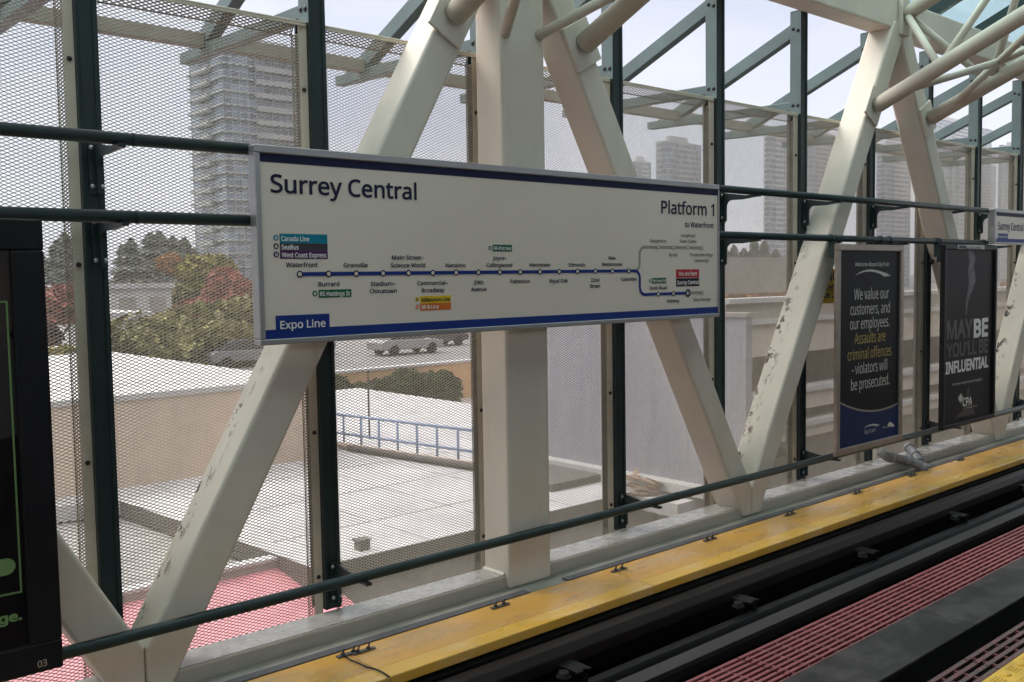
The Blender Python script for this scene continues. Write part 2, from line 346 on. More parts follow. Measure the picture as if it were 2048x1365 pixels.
# ---- steel frame
fb = thing('floor_beam', 'long cream steel beam with worn grey top along the foot of the wall', 'beam', (4, 4.68, -2))
MB().box(XA, XB, 4.565, 4.792, -2.05, ZL - .004).build('beam_body', BEAMF, fb, 0.012, 3)
MB().box(XA, XB, 4.580, 4.786, ZL - .0045, ZL).build('worn_top', LEDGE_STEEL, fb)
MB().box(XA, XB, 4.5655, 4.567, -1.999, -1.935).build('weld_seam', CREAM, fb)
tb = MB().box(XA, XB, 4.556, 4.80, 2.355, 2.655).build('roof_beam', CREAM, None, 0.02, 3)
tag(tb, 'long cream steel beam running along the wall top under the glass roof', 'beam')
CX = 4.105
col = thing('steel_column', 'thick square cream column standing behind the big station sign', 'column', (CX, 4.65, -2))
MB().box(CX - .184, CX + .184, Y_COL, 4.785, -2.0, 2.354).build('shaft', CREAM, col, 0.02, 3)
MB().prism([(CX - .20, 4.58, ZL + .002), (CX - .184, 4.58, ZL + .016), (CX - .184, 4.785, ZL + .016), (CX - .20, 4.785, ZL + .002)], (0.001, 0, 0)).build('weld_bead', CREAM, col)

def clip(poly, a, b, c):   # keep a*x + b*z <= c
    out = []
    for i in range(len(poly)):
        p, q = poly[i], poly[(i + 1) % len(poly)]; dp = a * p[0] + b * p[1] - c; dq = a * q[0] + b * q[1] - c
        if dp <= 0: out.append(p)
        if dp * dq < 0: t = dp / (dp - dq); out.append((p[0] + t * (q[0] - p[0]), p[1] + t * (q[1] - p[1])))
    return out
ZB, ZT, HW = -1.98, 2.47, 0.126
def brace(xv, xa, label, chipped):
    sgn = 1 if xa > xv else -1; k = (xa - xv) / (ZT - ZB)
    z0, z1 = ZB - .6, ZT + .6; xc = lambda z: xv + k * (z - ZB)
    poly = [(xc(z0) - HW, z0), (xc(z0) + HW, z0), (xc(z1) + HW, z1), (xc(z1) - HW, z1)]
    if sgn > 0: poly = clip(poly, -1, 0, -(xv + .0012)); poly = clip(poly, 1, 0, xa - .0012)
    else: poly = clip(poly, 1, 0, xv - .0012); poly = clip(poly, -1, 0, -(xa + .0012))
    poly = clip(poly, 0, -1, 1.995); poly = clip(poly, 0, 1, 2.43)
    b = MB(); n = len(poly); sm = {}
    for i in range(n):
        p, q = poly[i], poly[(i + 1) % n]
        if abs(q[1] - p[1]) > 1.5 and (p[0] + q[0]) / 2 < (xv + xa) / 2: sm[i] = 1
    b.xz(poly, 4.54, 4.80, 0, sm)
    o = b.build('diagonal_brace', [CREAM, CHIP if chipped else CREAM], None, 0.022, 3)
    return tag(o, label, 'brace', 'diagonal braces of the wall frame')
V = [1.60, 6.61, 11.62]; AP = [-0.905, 4.105, 9.115, 14.12]
brace(V[0], AP[0], 'cream diagonal brace leaning left behind the dark framed poster in the foreground', False)
brace(V[0], AP[1], 'cream diagonal brace with chipped paint passing behind the left end of the big station sign', True)
brace(V[1], AP[1], 'cream diagonal brace slanting down behind the right end of the big sign', False)
brace(V[1], AP[2], 'cream diagonal brace with rust spots beside the customer notice poster', True)
brace(V[2], AP[2], 'cream diagonal brace passing behind the black poster with the white career slogan', False)
brace(V[2], AP[3], 'cream diagonal brace with chipped edge at the far right past the career poster', True)

# ---- roof trusses of round tube
def truss(xc, label, mid):
    t = thing('pipe_truss', label, 'truss', (xc, 4.5, 1.57), 'tubular roof trusses')
    S = 0.437; zc = lambda y, z0: z0 + S * (4.5 - y)
    LC = [np.array((xc - .56, y, zc(y, 1.565))) for y in (4.50, -6.0)]
    RC = [np.array((xc + .53, y, zc(y, 1.555))) for y in (4.50, -6.0)]
    TCd = [np.array((xc, y, zc(y, 2.50))) for y in (4.50, -6.0)]
    for c, r in ((LC, .072), (RC, .072), (TCd, .072)): MB().tube(c, r, 20).build('chord', CREAM, t)
    at = lambda c, s: c[0] + (c[1] - c[0]) * s
    ws = []
    N = 9
    for j in range(N):
        a, b, c = j / N, (j + .5) / N, (j + 1) / N
        for ch in (LC, RC): ws += [(at(TCd, a), at(ch, b)), (at(ch, b), at(TCd, c))]
        if j: ws += [(at(LC, a), at(RC, b)), (at(RC, b), at(LC, c))]
    if mid:
        ws += [(np.array((xc - .15, 4.53, 1.52)), np.array((xc - .52, 3.85, 1.86))), (np.array((xc + .13, 4.53, 1.55)), np.array((xc + .50, 3.85, 1.86)))]
    else:
        m_ = np.array((xc + .05, 3.66, 1.90))
        ws += [(at(LC, .02), m_), (at(RC, .02), m_), (m_, at(LC, .17)), (m_, at(RC, .17))]
    for a, b in ws: MB().tube([a, b], .034, 12).build('web_tube', CREAM, t)
    k = 2.505 / 4.45
    for ch, sg in ((LC, 1), (RC, -1)):
        c = ch[0]; u = np.array((sg * k, 0, 1.0)); u /= np.linalg.norm(u); v = np.array((u[2], 0, -u[0]))
        q = [c + v * .125 * a + u * .15 * b for a, b in ((-1, -1), (1, -1), (1, 1), (-1, 1))]
        q = [np.array((p[0], 4.539, p[2])) for p in q]
        MB().prism(q, (0, -.022, 0)).build('end_plate', CREAM, t, 0.003, 1)
    q = [(xc - .07, 4.552, 2.3), (xc + .07, 4.552, 2.3), (xc + .07, 4.552, 2.66), (xc - .07, 4.552, 2.66)]
    MB().prism(q, (0, -.05, 0)).build('end_plate', CREAM, t, 0.004, 1)
    return t
truss(AP[1], 'cream tube roof truss joined to the braces above the big station sign', True)
truss(AP[2], 'cream tube roof truss rising to the upper right above the two black posters', False)
truss(AP[3], 'farthest cream tube roof truss beyond the right edge', False)

# ---- wall posts with their outriggers
def make_post():
    t = thing('wall_post', 'x', 'post', (MX0, 4.86, ZL), 'dark green posts of the mesh wall')
    b = MB(); x0, x1 = MX0 - .1, MX0
    b.box(x0, x0 + .012, Y_POST, 4.915, ZL + .001, 2.38); b.box(x0 + .012, x1, Y_POST + .004, 4.912, ZL + .001, 2.38); b.box(x1 - .022, x1 + .0015, Y_POST - .003, Y_POST + .004, ZL + .001, 2.38)
    b.build('shaft', [GREEN], t, 0.002, 1)
    MB().box(x0 - .022, x1 + .02, 4.918, 4.932, ZL, 1.46).build('back_plate', GREEN, t)
    MB().box(x0 - .0025, x0, Y_POST + .004, 4.914, 1.45, 2.37).build('lit_side_face', STRUT, t)  # post's left side in a lighter colour, side light painted in
    p = [(4.914, 1.570), (4.914, 1.494), (6.62, 1.54), (6.62, 1.616)]
    MB().yz(p, x0 + .002, x1 - .012).build('strut', STRUT, t, 0.004, 1)
    p = [(4.914, 2.266), (4.914, 2.139), (6.30, 1.566), (6.52, 1.60)]
    MB().yz(p, x0 + .004, x1 - .014).build('strut', STRUT, t, 0.004, 1)
    for y, z in ((4.835, 1.53), (4.885, 1.535), (4.835, 2.20), (4.885, 2.22)):
        MB().dome((x0 - .0025, y, z), .016, (-1, 0, 0)).build('bolt', BOLT, t)
    return t
post_lab = {-1: 'dark green wall post hidden left of the dark framed poster', 0: 'dark green wall post just right of the dark framed poster',
            1: 'dark green wall post crossing behind the left end of the big sign', 2: 'dark green wall post touching the left side of the square column',
            3: 'dark green wall post below the big sign, first to the right of the square column', 4: 'dark green wall post against the right end of the big station sign',
            5: 'dark green wall post between the big sign and the rust spotted brace', 6: 'dark green wall post behind the customer notice poster',
            7: 'dark green wall post between the customer notice poster and the career poster', 8: 'dark green wall post behind the left end of the small far sign',
            9: 'dark green wall post at the right edge above the small far sign', 10: 'dark green wall post beyond the right edge of the view'}
p0 = make_post(); p0['label'] = post_lab[0]
for k in range(-1, 11):
    if k: dup(p0, (SP * k, 0, 0), post_lab[k])
for k in range(-1, 10):
    xm = MX0 + SP * k
    o = MB().box(xm - .012, xm + SP - .098, 6.19, 6.27, 1.578, 1.672).build('eave_beam', EAVE, None, .004, 1)
    tag(o, ['grey green eave beam outside the mesh left of the dark poster', 'grey green eave beam outside the mesh at the top left corner', 'grey green eave beam outside the mesh left of the column top',
            'grey green eave beam hidden behind the square column', 'grey green eave beam outside the mesh right of the column brace', 'grey green eave beam outside the mesh above the right end of the big sign',
            'grey green eave beam outside the mesh above the rail right of the big sign', 'grey green eave beam outside the mesh between the two braces of the right A frame', 'grey green eave beam outside the mesh inside the right A frame',
            'grey green eave beam outside the mesh above the career poster', 'grey green eave beam outside the mesh above the small far sign'][k + 1], 'beam', 'eave beams outside the mesh wall')

# ---- expanded metal panels
def strands(E, P, N, t, D, outv):
    """box strands: E (n,2,2) edges in the sheet's own (u, v); P/u/v basis -> world"""
    pass
def expanded(o, u, v, nrm, Lu, Lv, W=.039, H=.0175, t=.0036, D=.0024):
    o, u, v, nrm = (np.array(q, float) for q in (o, u, v, nrm)); nu = int(math.ceil(Lu / (W / 2))); nv = int(math.ceil(Lv / (H / 2)))
    e = []
    for i in range(nu):
        for j in range(nv):
            a0, a1 = i * W / 2, min((i + 1) * W / 2, Lu); b0, b1 = j * H / 2, min((j + 1) * H / 2, Lv)
            e.append(((a0, b0), (a1, b1)) if (i + j) % 2 == 0 else ((a0, b1), (a1, b0)))
    e = np.array(e); d = e[:, 1] - e[:, 0]; L = np.linalg.norm(d, axis=1, keepdims=True); d /= L; n = np.stack([-d[:, 1], d[:, 0]], 1)
    ext = d * .0009
    a, b = e[:, 0] - ext, e[:, 1] + ext; vs = []
    for end in (a, b):
        for sn, sd in ((-1, -1), (1, -1), (1, 1), (-1, 1)):
            q = end + n * (sn * t / 2); vs.append(o + q[:, :1] * u + q[:, 1:] * v + nrm * (sd * D / 2) + v * (sd * D * -0.16))
    V_ = np.stack(vs, 1).reshape(-1, 3); m = len(e); base = (np.arange(m) * 8)[:, None, None]
    F = base + np.array([(0, 1, 5, 4), (1, 2, 6, 5), (2, 3, 7, 6), (3, 0, 4, 7)])[None]
    return V_, F.reshape(-1, 4)
def fast_mesh(name, V_, F_, m, parent):
    off = origin(parent); me = bpy.data.meshes.new(name); me.vertices.add(len(V_)); me.vertices.foreach_set('co', (V_ - off).astype(np.float32).ravel())
    me.loops.add(F_.size); me.loops.foreach_set('vertex_index', F_.astype(np.int32).ravel())
    me.polygons.add(len(F_)); me.polygons.foreach_set('loop_start', np.arange(0, F_.size, 4, dtype=np.int32))
    me.update(calc_edges=True); me.materials.append(m); o = bpy.data.objects.new(name, me); COL.objects.link(o); WO[o] = off
    if parent: o.parent = parent
    return o
def make_panel():
    xl, xr = MX0 - SP, MX0 - .1; zt = 1.445; zb = ZL - .22; YM = 4.885
    t = thing('mesh_panel', 'x', 'mesh panel', ((xl + xr) / 2, 4.88, ZL), 'expanded metal panels of the wall')
    f1, f2 = xr - .044, xr - .068
    V_, F_ = expanded((xl + .01, YM, zb), (1, 0, 0), (0, 0, 1), (0, -1, 0), f2 - xl - .01, zt - .06 - zb); fast_mesh('mesh_sheet', V_, F_, MESHM, t)
    d = np.array((f2 - f1, YM - 4.850, 0)); L = np.linalg.norm(d)
    V_, F_ = expanded((f1, 4.850, zb), d / L, (0, 0, 1), np.cross(d / L, (0, 0, 1)), L, zt - .06 - zb, W=.026, t=.0060); fast_mesh('mesh_return', V_, F_, MESHM, t)
    d = np.array((0, YM - 4.855, -.055)); L = np.linalg.norm(d)
    V_, F_ = expanded((xl + .03, 4.855, zt - .008), (1, 0, 0), d / L, np.cross((1, 0, 0), d / L), f2 - xl - .03, L, t=.0055); fast_mesh('mesh_return', V_, F_, MESHM, t)
    b = MB().prism([(xr - .001, 4.834, zb), (xr - .001, 4.838, zb), (f1, 4.852, zb), (f1, 4.848, zb)], (0, 0, zt - zb)); b.build('side_flange', PANEL, t)
    b = MB().box(xl + .004, xr - .002, 4.826, 4.868, zt, zt + .012).box(xl + .004, xr - .002, 4.826, 4.832, zt - .016, zt); b.build('top_flange', PANEL, t, .003, 1)
    MB().prism([(xl + .001, 4.834, zb), (xl + .001, 4.838, zb), (xl + .010, 4.848, zb), (xl + .010, 4.844, zb)], (0, 0, zt - zb)).build('side_flange', PANEL, t)
    for z in (1.08, .10, -.87, -1.72):
        MB().dome((xr - .022, 4.840, z), .013, (-.5, -.87, 0), flat=.9).build('bolt', BOLT, t)
    return t
pan_lab = {0: 'beige expanded mesh panel at the left edge behind the dark framed poster', 1: 'beige expanded mesh panel left of the big sign with the pale tower behind it',
           2: 'beige expanded mesh panel left of the column, shrubs and blue railing behind it', 3: 'beige expanded mesh panel right of the column in front of the slate blue wall',
           4: 'beige expanded mesh panel behind the right end of the big sign', 5: 'beige expanded mesh panel right of the big sign with the orange tree behind it',
           6: 'beige expanded mesh panel behind the rust spotted brace and the yellow notice', 7: 'beige expanded mesh panel between the customer notice poster and the career poster',
           8: 'beige expanded mesh panel behind the career poster', 9: 'beige expanded mesh panel behind the small far sign', 10: 'beige expanded mesh panel at the right edge past the small far sign'}
n0 = make_panel(); n0['label'] = pan_lab[0]
for k in range(1, 11): dup(n0, (SP * k, 0, 0), pan_lab[k])

# ---- green rails and their brackets
YR, RR = 4.482, 0.0295
Z1, Z2, Z3 = 0.668, 0.312, -1.652
SGX0, SGX1, SGZ0, SGZ1, YS = 2.177, 5.963, -0.317, 0.684, 4.40
S2X0 = UY(1987, 455, YS)[0]
def pipe(x0, x1, z, label, joints=()):
    t = thing('guard_rail', label, 'rail', ((x0 + x1) / 2, YR, z), 'green pipe rails along the wall')
    MB().tube([(x0, YR, z), (x1, YR, z)], RR, 20).build('pipe', GREEN, t)
    for j in joints: MB().tube([(j - .004, YR, z), (j + .004, YR, z)], RR + .002, 20).build('joint_ring', GREEN, t)
pipe(-7, SGX0 + .02, Z1, 'upper green pipe rail left of the big station sign', (1.62,))
pipe(-7, SGX0 + .02, Z2, 'green pipe rail carrying the dark framed poster left of the big sign', (1.62,))
pipe(SGX1 - .02, S2X0 + .02, Z1, 'upper green pipe rail between the big sign and the small far sign', (7.4, 9.2))
pipe(SGX1 - .02, S2X0 + .02, Z2, 'green pipe rail from which the two black posters hang', (7.8,))
pipe(-7, 18, Z3, 'low green pipe rail running the whole length near the floor beam', (5.55, 3.1))
def make_bracket(z):
    x = MX0 - .035
    t = thing('rail_bracket', 'x', 'bracket', (x, 4.7, z), 'green brackets holding the pipe rails')
    zt = z + .012
    p = [(4.797, zt), (4.797, zt - .235), (4.755, zt - .235)] + [(4.755 - .05 * (1 - math.cos(a)), zt - .12 + .055 * math.sin(a)) for a in np.linspace(0, math.pi / 2, 6)] + [(4.60, z - RR - .026), (4.44, z - RR - .012), (4.44, z - RR + .004), (4.56, z - RR + .006)]
    MB().yz(p, x - .006, x + .006).build('gusset', GREEN, t)
    MB().box(x - .034, x + .034, 4.786, 4.7975, zt - .245, zt).build('foot_plate', GREEN, t, .002, 1)
    MB().box(x - .016, x + .016, 4.43, 4.53, z - RR - .014, z - RR + .002).build('saddle', GREEN, t)
    for dx, dz in ((-.022, -.02), (-.022, -.205), (.022, -.205)):
        MB().dome((x + dx, 4.786, zt + dz), .012, (0, -1, 0)).build('bolt', BOLTL, t)
    return t
pn = {0: 'the post next to the dark framed poster', 1: 'the post left of the square column', 3: 'the first post right of the column', 4: 'the post at the right end of the big sign', 5: 'the post before the rust spotted brace',
      6: 'the post behind the customer notice poster', 7: 'the post between the two black posters', 8: 'the post beside the small far sign', 9: 'the post at the far right edge', -1: 'the hidden post behind the dark poster'}
for z, nm, ks in ((Z1, 'upper', (0, -1, 4, 5, 6, 7, 8)), (Z2, 'middle', (0, -1, 4, 5, 6, 7, 8)), (Z3, 'low', (1, 3, 5, 7, 9))):
    b0 = None
    for k in ks:
        lab = '%s rail bracket on %s' % (nm, pn[k])
        if b0 is None:
            b0 = make_bracket(z); b0.location.x += SP * k; WO[b0] = WO[b0] + np.array((SP * k, 0, 0)); b0['label'] = lab; kb = k
        else: dup(b0, (SP * (k - kb), 0, 0), lab)

# ---- the big station sign
sg = thing('station_sign', 'long white station sign with a blue route line and stop names', 'sign', ((SGX0 + SGX1) / 2, YS, SGZ0))
fr = MB(); T = .016
fr.box(SGX0, SGX1, YS - .012, YS + .065, SGZ1 - .040, SGZ1); fr.box(SGX0, SGX1, YS - .012, YS + .065, SGZ0, SGZ0 + .030)
fr.box(SGX0, SGX0 + .030, YS - .0125, YS + .065, SGZ0 + .03, SGZ1 - .04); fr.box(SGX1 - .012, SGX1, YS - .0125, YS + .065, SGZ0 + .03, SGZ1 - .04)
fr.build('frame', ALU, sg, .009, 3)
MB().box(SGX0 + .03, SGX1 - .012, YS, YS + .06, SGZ0 + .03, SGZ1 - .04).build('face', SIGNW, sg)
fx0, fx1 = SGX0 + .0302, SGX1 - .0122
def S(x, y): q = UY(x, y, YS); return q[0], q[2]
E1, E2, E3, E4 = YS - .0015, YS - .0030, YS - .0042, YS - .0054
rect(fx0, fx1, SGZ1 - .083, SGZ1 - .0402, E1, NAVY, sg, 'header_band')
zb0, zb1 = SGZ0 + .0302, S(526.4, 661)[1]
rect(fx0, fx1, zb0, zb1, E1, BLUE, sg, 'footer_band')
bx0, bx1 = S(551, 640)[0], S(658.6, 640)[0]
rect(bx0, bx1, zb1 - .001, S(551, 632)[1], E2, BLUE, sg, 'line_label')
def sl(body, xl, xr, yb, cap, m=None, Y=None, bold=.020, name='lettering'):
    a = S(xl, yb); b = S(xr, yb); c = S((xl + xr) / 2, yb)
    return letter(body, a[0], b[0], c[1], cap, E2 if Y is None else Y, m or TXT, sg, bold, name)
q0 = S(541, 385)[0]; letter('Surrey Central', q0, S(833, 398)[0], S(553, 385)[1], .104, E2, TXT, sg, .017)
letter('Platform 1', S(1322, 430)[0], S(1428, 430)[0], S(1330, 427)[1], .103, E2, TXT, sg, .016)
letter('to Waterfront', S(1369, 455)[0], S(1427, 455)[0], S(1400, 455.5)[1], .044, E2, TXT, sg, .014)
letter('Expo Line', S(560, 658)[0], S(650.5, 656)[0], S(565, 658)[1], .046, E3, WHITE, sg, .016)
c1, c2 = .0265, .0265
for a in [('Waterfront', 571.4, 635.1, 534.4), ('Burrard', 636.2, 678.6, 572.8), ('Granville', 686.7, 735.1, 535), ('Stadium–', 741, 790.4, 571.7), ('Chinatown', 738.8, 793.3, 586.4),
          ('Main Street–', 783.4, 847.1, 519.6), ('Science World', 780.8, 850.4, 535), ('Commercial–', 834, 895.5, 570.2), ('Broadway', 842.7, 888.9, 584.5), ('Nanaimo', 890.6, 931, 534.8),
          ('29th', 946.7, 966.7, 569.3), ('Avenue', 941.3, 972.8, 582.7), ('Joyce–', 984.7, 1013, 520.3), ('Collingwood', 972.5, 1024, 534.3), ('Patterson', 1020.3, 1059.4, 566.5),
          ('Metrotown', 1058.6, 1100, 533.8), ('Royal Oak', 1098.4, 1135.5, 565.5), ('Edmonds', 1137.2, 1170.2, 533.5), ('22nd', 1181.2, 1198.2, 564), ('Street', 1179.5, 1200.2, 575.8),
          ('New', 1216.8, 1230.7, 519.6), ('Westminster', 1202.6, 1244.9, 532.5), ('Columbia', 1241.7, 1272.2, 561.8), ('Scott Road', 1299, 1333.2, 579), ('Gateway', 1333.2, 1358.4, 605)]:
    sl(*a, c1, name='stop_name')
for a in [('Sapperton', 1299.8, 1332, 485), ('Braid', 1338, 1354, 513), ('Lougheed', 1361.3, 1389.4, 474.4), ('Town Centre', 1358.4, 1392.6, 486.2), ('Production Way–', 1379.6, 1426.7, 513),
          ('University', 1389.4, 1417.5, 524.5), ('King George', 1386.5, 1420.4, 602)]:
    sl(*a, c2, GREYT, name='stop_name')
# route line
zl = (S(598.9, 547.8)[1] + S(1257, 543)[1]) / 2; hw = .0105
xs = [S(x, 546)[0] for x in (598.9, 656.6, 711.6, 765.4, 816.4, 864.9, 911.5, 956.1, 998.8, 1039.8, 1079.4, 1117.7, 1154.3, 1190, 1224, 1257)]
xk = S(1279.2, 560)[0]; zu = S(1346, 495.5)[1]; zd = S(1346, 587.6)[1]; xg = [S(x, 495.5)[0] for x in (1315.7, 1346, 1375.2, 1403.5)]; xb = [S(x, 587.5)[0] for x in (1315.7, 1346, 1375.2, 1404.5)]
def ribbon(pts, m, Y, name):
    P = [np.array(p) for p in pts]; L = []; Rr = []
    for i, p in enumerate(P):
        d = P[min(i + 1, len(P) - 1)] - P[max(i - 1, 0)]; d = d / np.linalg.norm(d); n = np.array((-d[1], d[0])) * hw; L.append(p + n); Rr.append(p - n)
    mb = MB()
    for i in range(len(P) - 1):
        q = [L[i], Rr[i], Rr[i + 1], L[i + 1]]
        mb.add([(a, Y, b) for a, b in q], [(0, 1, 2, 3)])
    return mb.build(name, m, sg)
def arc(cx, cz, r, a0, a1, n=8): return [(cx + r * math.cos(a), cz + r * math.sin(a)) for a in np.linspace(R_(a0), R_(a1), n)]
rad = .052
ribbon(arc(xk - rad, zl + rad, rad, -90, 0) + arc(xk + rad, zu - rad, rad, 180, 90) + [(xg[3], zu)], GREYL, E1, 'route_line')
ribbon([(xb[2], zd), (xb[3], zd)], GREYL, E1, 'route_line')
ribbon([(xs[0], zl), (xk - rad, zl)] + arc(xk - rad, zl - rad, rad, 90, 0) + arc(xk + rad, zd + rad, rad, 180, 270) + [(xb[2], zd)], BLUE, E2, 'route_line')
def stop(x, z, m, r=.0182):
    mb = MB(); disc(mb, x, z, r, E3, 24, r * .56); disc(mb, x, z, r * .6, E3 - .0004, 20, mi=1); mb.build('stop_marker', [m, SIGNW], sg)
for x in xs: stop(x, zl, TXT)
for x in xb[:2]: stop(x, zd, TXT)
for x in xg: stop(x, zu, GREYL, .0165)
stop(xb[3], zd, GREYL, .0165)
mb = MB(); disc(mb, xb[2], zd, .030, E3); mb.build('stop_marker', BLACK, sg)
x, z = xb[2], zd
aw = MB()
for pl in ([(x - .019, z), (x - .004, z + .017), (x + .003, z + .013), (x - .009, z)], [(x - .019, z), (x - .009, z), (x + .003, z - .013), (x - .004, z - .017)], [(x - .013, z - .0028), (x + .019, z - .0028), (x + .019, z + .0028), (x - .013, z + .0028)]):
    aw.add([(a, E4, b) for a, b in pl], [tuple(range(len(pl)))])
aw.build('arrow', WHITE, sg)
def label(body, xl, xr, yt, yb, m, tl, tr, tb, cap, icon, tm=None, kind='train', im=None):
    a, b = S(xl, (yt + yb) / 2)[0], S(xr, (yt + yb) / 2)[0]; z1, z0 = S((xl + xr) / 2, yt)[1], S((xl + xr) / 2, yb)[1]
    rect(a, b, z0, z1, E1, m, sg, 'service_label')
    letter(body, S(tl, tb)[0], S(tr, tb)[0], (z0 + z1) / 2 - cap * .46, cap, E2, tm or WHITE, sg, .02)
    if icon:
        ix, iz, r = *S(icon[0], icon[1]), icon[2]
        mb = MB(); disc(mb, ix, iz, r, E1); w_ = .42 * r
        iy = E2
        if kind == 'boat':
            mb.add([(ix - r * .6, iy, iz), (ix + r * .6, iy, iz), (ix + r * .4, iy, iz - r * .3), (ix - r * .4, iy, iz - r * .3)], [(3, 2, 1, 0)], 1)
            mb.add([(ix - r * .3, iy, iz + r * .1), (ix + r * .3, iy, iz + r * .1), (ix + r * .3, iy, iz + r * .42), (ix - r * .3, iy, iz + r * .42)], [(0, 1, 2, 3)], 1)
            mb.add([(ix - r * .5, iy, iz - r * .42), (ix + r * .5, iy, iz - r * .42), (ix + r * .5, iy, iz - r * .55), (ix - r * .5, iy, iz - r * .55)], [(3, 2, 1, 0)], 1)
        else:
            mb.add([(ix - w_, iy, iz - r * .35), (ix + w_, iy, iz - r * .35), (ix + w_, iy, iz + r * .5), (ix - w_, iy, iz + r * .5)], [(0, 1, 2, 3)], 1)
            mb.add([(ix - w_ * .7, iy - .0006, iz + r * .05), (ix + w_ * .7, iy - .0006, iz + r * .05), (ix + w_ * .7, iy - .0006, iz + r * .36), (ix - w_ * .7, iy - .0006, iz + r * .36)], [(0, 1, 2, 3)], 0)
            for s_ in (-1, 1): mb.add([(ix + s_ * w_ * .7 - .1 * r, iy, iz - r * .62), (ix + s_ * w_ * .7 + .1 * r, iy, iz - r * .62), (ix + s_ * w_ * .7 + .1 * r, iy, iz - r * .4), (ix + s_ * w_ * .7 - .1 * r, iy, iz - r * .4)], [(0, 1, 2, 3)], 1)
        mb.build('service_icon', [im or m, TXT if tm is TXT else WHITE], sg)
label('Canada Line', 558.9, 654.3, 468.6, 487.2, TEAL, 562, 618, 482.3, .0275, (551.6, 476, .0155))
label('SeaBus', 559.6, 654.8, 487.3, 502.3, CHAR, 562.6, 597, 497.7, .0275, (552, 493, .0155), kind='boat')
label('West Coast Express', 559.9, 655.2, 502.4, 518.2, PURP, 563, 652, 514.6, .0275, (552.3, 509.3, .0155))
label('R5 Hastings St', 636.9, 702.6, 579.5, 595.1, GRN, 639.5, 699.5, 592, .026, (629.8, 587.4, .0155))
label('R4 41st Ave', 985, 1023.7, 490, 503.6, GRN, 986.9, 1021.8, 500.6, .026, (979.8, 496.5, .0135))
label('R6 Scott Rd', 1303.5, 1332.3, 556.4, 567.4, GRN, 1305.2, 1330.8, 565, .0225, (1299.8, 561.7, .0115))
label('Millennium Line', 840, 901.6, 592, 606.3, YEL, 842.7, 899.4, 603, .025, (834.2, 599.2, .0135), TXT)
label('99 B-Line', 840, 901.6, 606.5, 620.8, ORG, 842.7, 876.8, 617, .025, (834.6, 614.2, .0135))
label('You are here', 1352, 1398, 539.2, 555.6, REDL, 1356.4, 1393.2, 551, .033, None)
label('Surrey Central', 1352.2, 1398, 556.8, 573, BLACK, 1354, 1396.2, 568.5, .033, None)

# ---- the small far sign
s2 = thing('station_sign', 'small white station sign cut by the right edge above the posters', 'sign', (S2X0, YS, .29))
x0, x1 = S2X0, S2X0 + 2.4; z1_, z0_ = .686, .298
f2_ = MB(); f2_.box(x0, x1, YS - .012, YS + .065, z1_ - .04, z1_); f2_.box(x0, x1, YS - .012, YS + .065, z0_, z0_ + .022); f2_.box(x0, x0 + .05, YS - .0125, YS + .065, z0_ + .022, z1_ - .04)
f2_.build('frame', ALU, s2, .008, 3)
MB().box(x0 + .05, x1, YS, YS + .06, z0_ + .022, z1_ - .04).build('face', SIGNW, s2)
rect(x0 + .0502, x1, z1_ - .075, z1_ - .0402, E1, NAVY, s2, 'header_band'); rect(x0 + .0502, x1, z0_ + .0222, z0_ + .062, E1, BLUE, s2, 'footer_band')
xt = UY(1996, 455, YS)[0]; xt2 = UY(2046, 455, YS)[0]
letter('Surrey Central', xt, xt2, UY(2020, 461, YS)[2], .098, E2, TXT, s2, .014)
rect(xt, UY(2015, 475, YS)[0], z0_ + .061, z0_ + .118, E2, BLUE, s2, 'line_label')
letter('Expo Line', xt + .015, UY(2014, 475, YS)[0] - .01, z0_ + .070, .036, E3, WHITE, s2, .012)

# ---- posters
def P_(x, y, Y): q = UY(x, y, Y); return q[0], q[2]
def tl_(par, body, xl, xr, yb, cap, m, Y, bold=.006, shear=0.0):
    c = P_((xl + xr) / 2, yb, Y); return letter(body, P_(xl, yb, Y)[0], P_(xr, yb, Y)[0], c[1], cap, Y - .0012, m, par, bold, 'lettering', shear)
def frame_box(par, x0, x1, z0, z1, Yf, Yb, w_, m, bev=.006, name='frame'):
    b = MB(); b.box(x0, x1, Yf, Yb, z1 - w_, z1); b.box(x0, x1, Yf, Yb, z0, z0 + w_); b.box(x0, x0 + w_, Yf - .0005, Yb, z0 + w_, z1 - w_); b.box(x1 - w_, x1, Yf - .0005, Yb, z0 + w_, z1 - w_)
    return b.build(name, m, par, bev, 2)
YP = 4.395
# customer notice
ax, az1 = P_(1676, 488, YP - .02); _, az0 = P_(1671, 915, YP - .02); bx_, _ = P_(1807, 690, YP - .02)
k1 = thing('poster_case', 'tall black poster in a beige metal frame with white and yellow customer notice lettering', 'poster', ((ax + bx_) / 2, YP, az0))
frame_box(k1, ax, bx_, az0, az1, YP - .02, YP + .016, .058, FRAME_B)
MB().box(ax + .058, bx_ - .058, YP, YP + .014, az0 + .058, az1 - .058).build('poster_sheet', POSTER, k1)
for a in [('We value our', 1708, 1777.6, 598.5, .118, POSTW), ('customers, and', 1700.7, 1779.5, 628, .118, POSTW), ('our employees.', 1700, 1778.4, 656.4, .118, POSTW), ('Assaults are', 1709, 1770.7, 685.5, .118, POSTY),
          ('criminal offences', 1695.2, 1782.4, 716.5, .118, POSTY), ('- violators will', 1703.7, 1774, 745, .118, POSTW), ('be prosecuted.', 1701.8, 1778.4, 775.3, .118, POSTW)]:
    tl_(k1, *a, YP, .002)
tl_(k1, 'Welcome Aboard SkyTrain', 1710.6, 1778, 532.6, .040, POSTW, YP, .016, .25)
def swoosh(par, pts, Y, m, name='emblem'):
    return flat([P_(x, y, Y) for x, y in pts], Y - .0012, m, par, name)
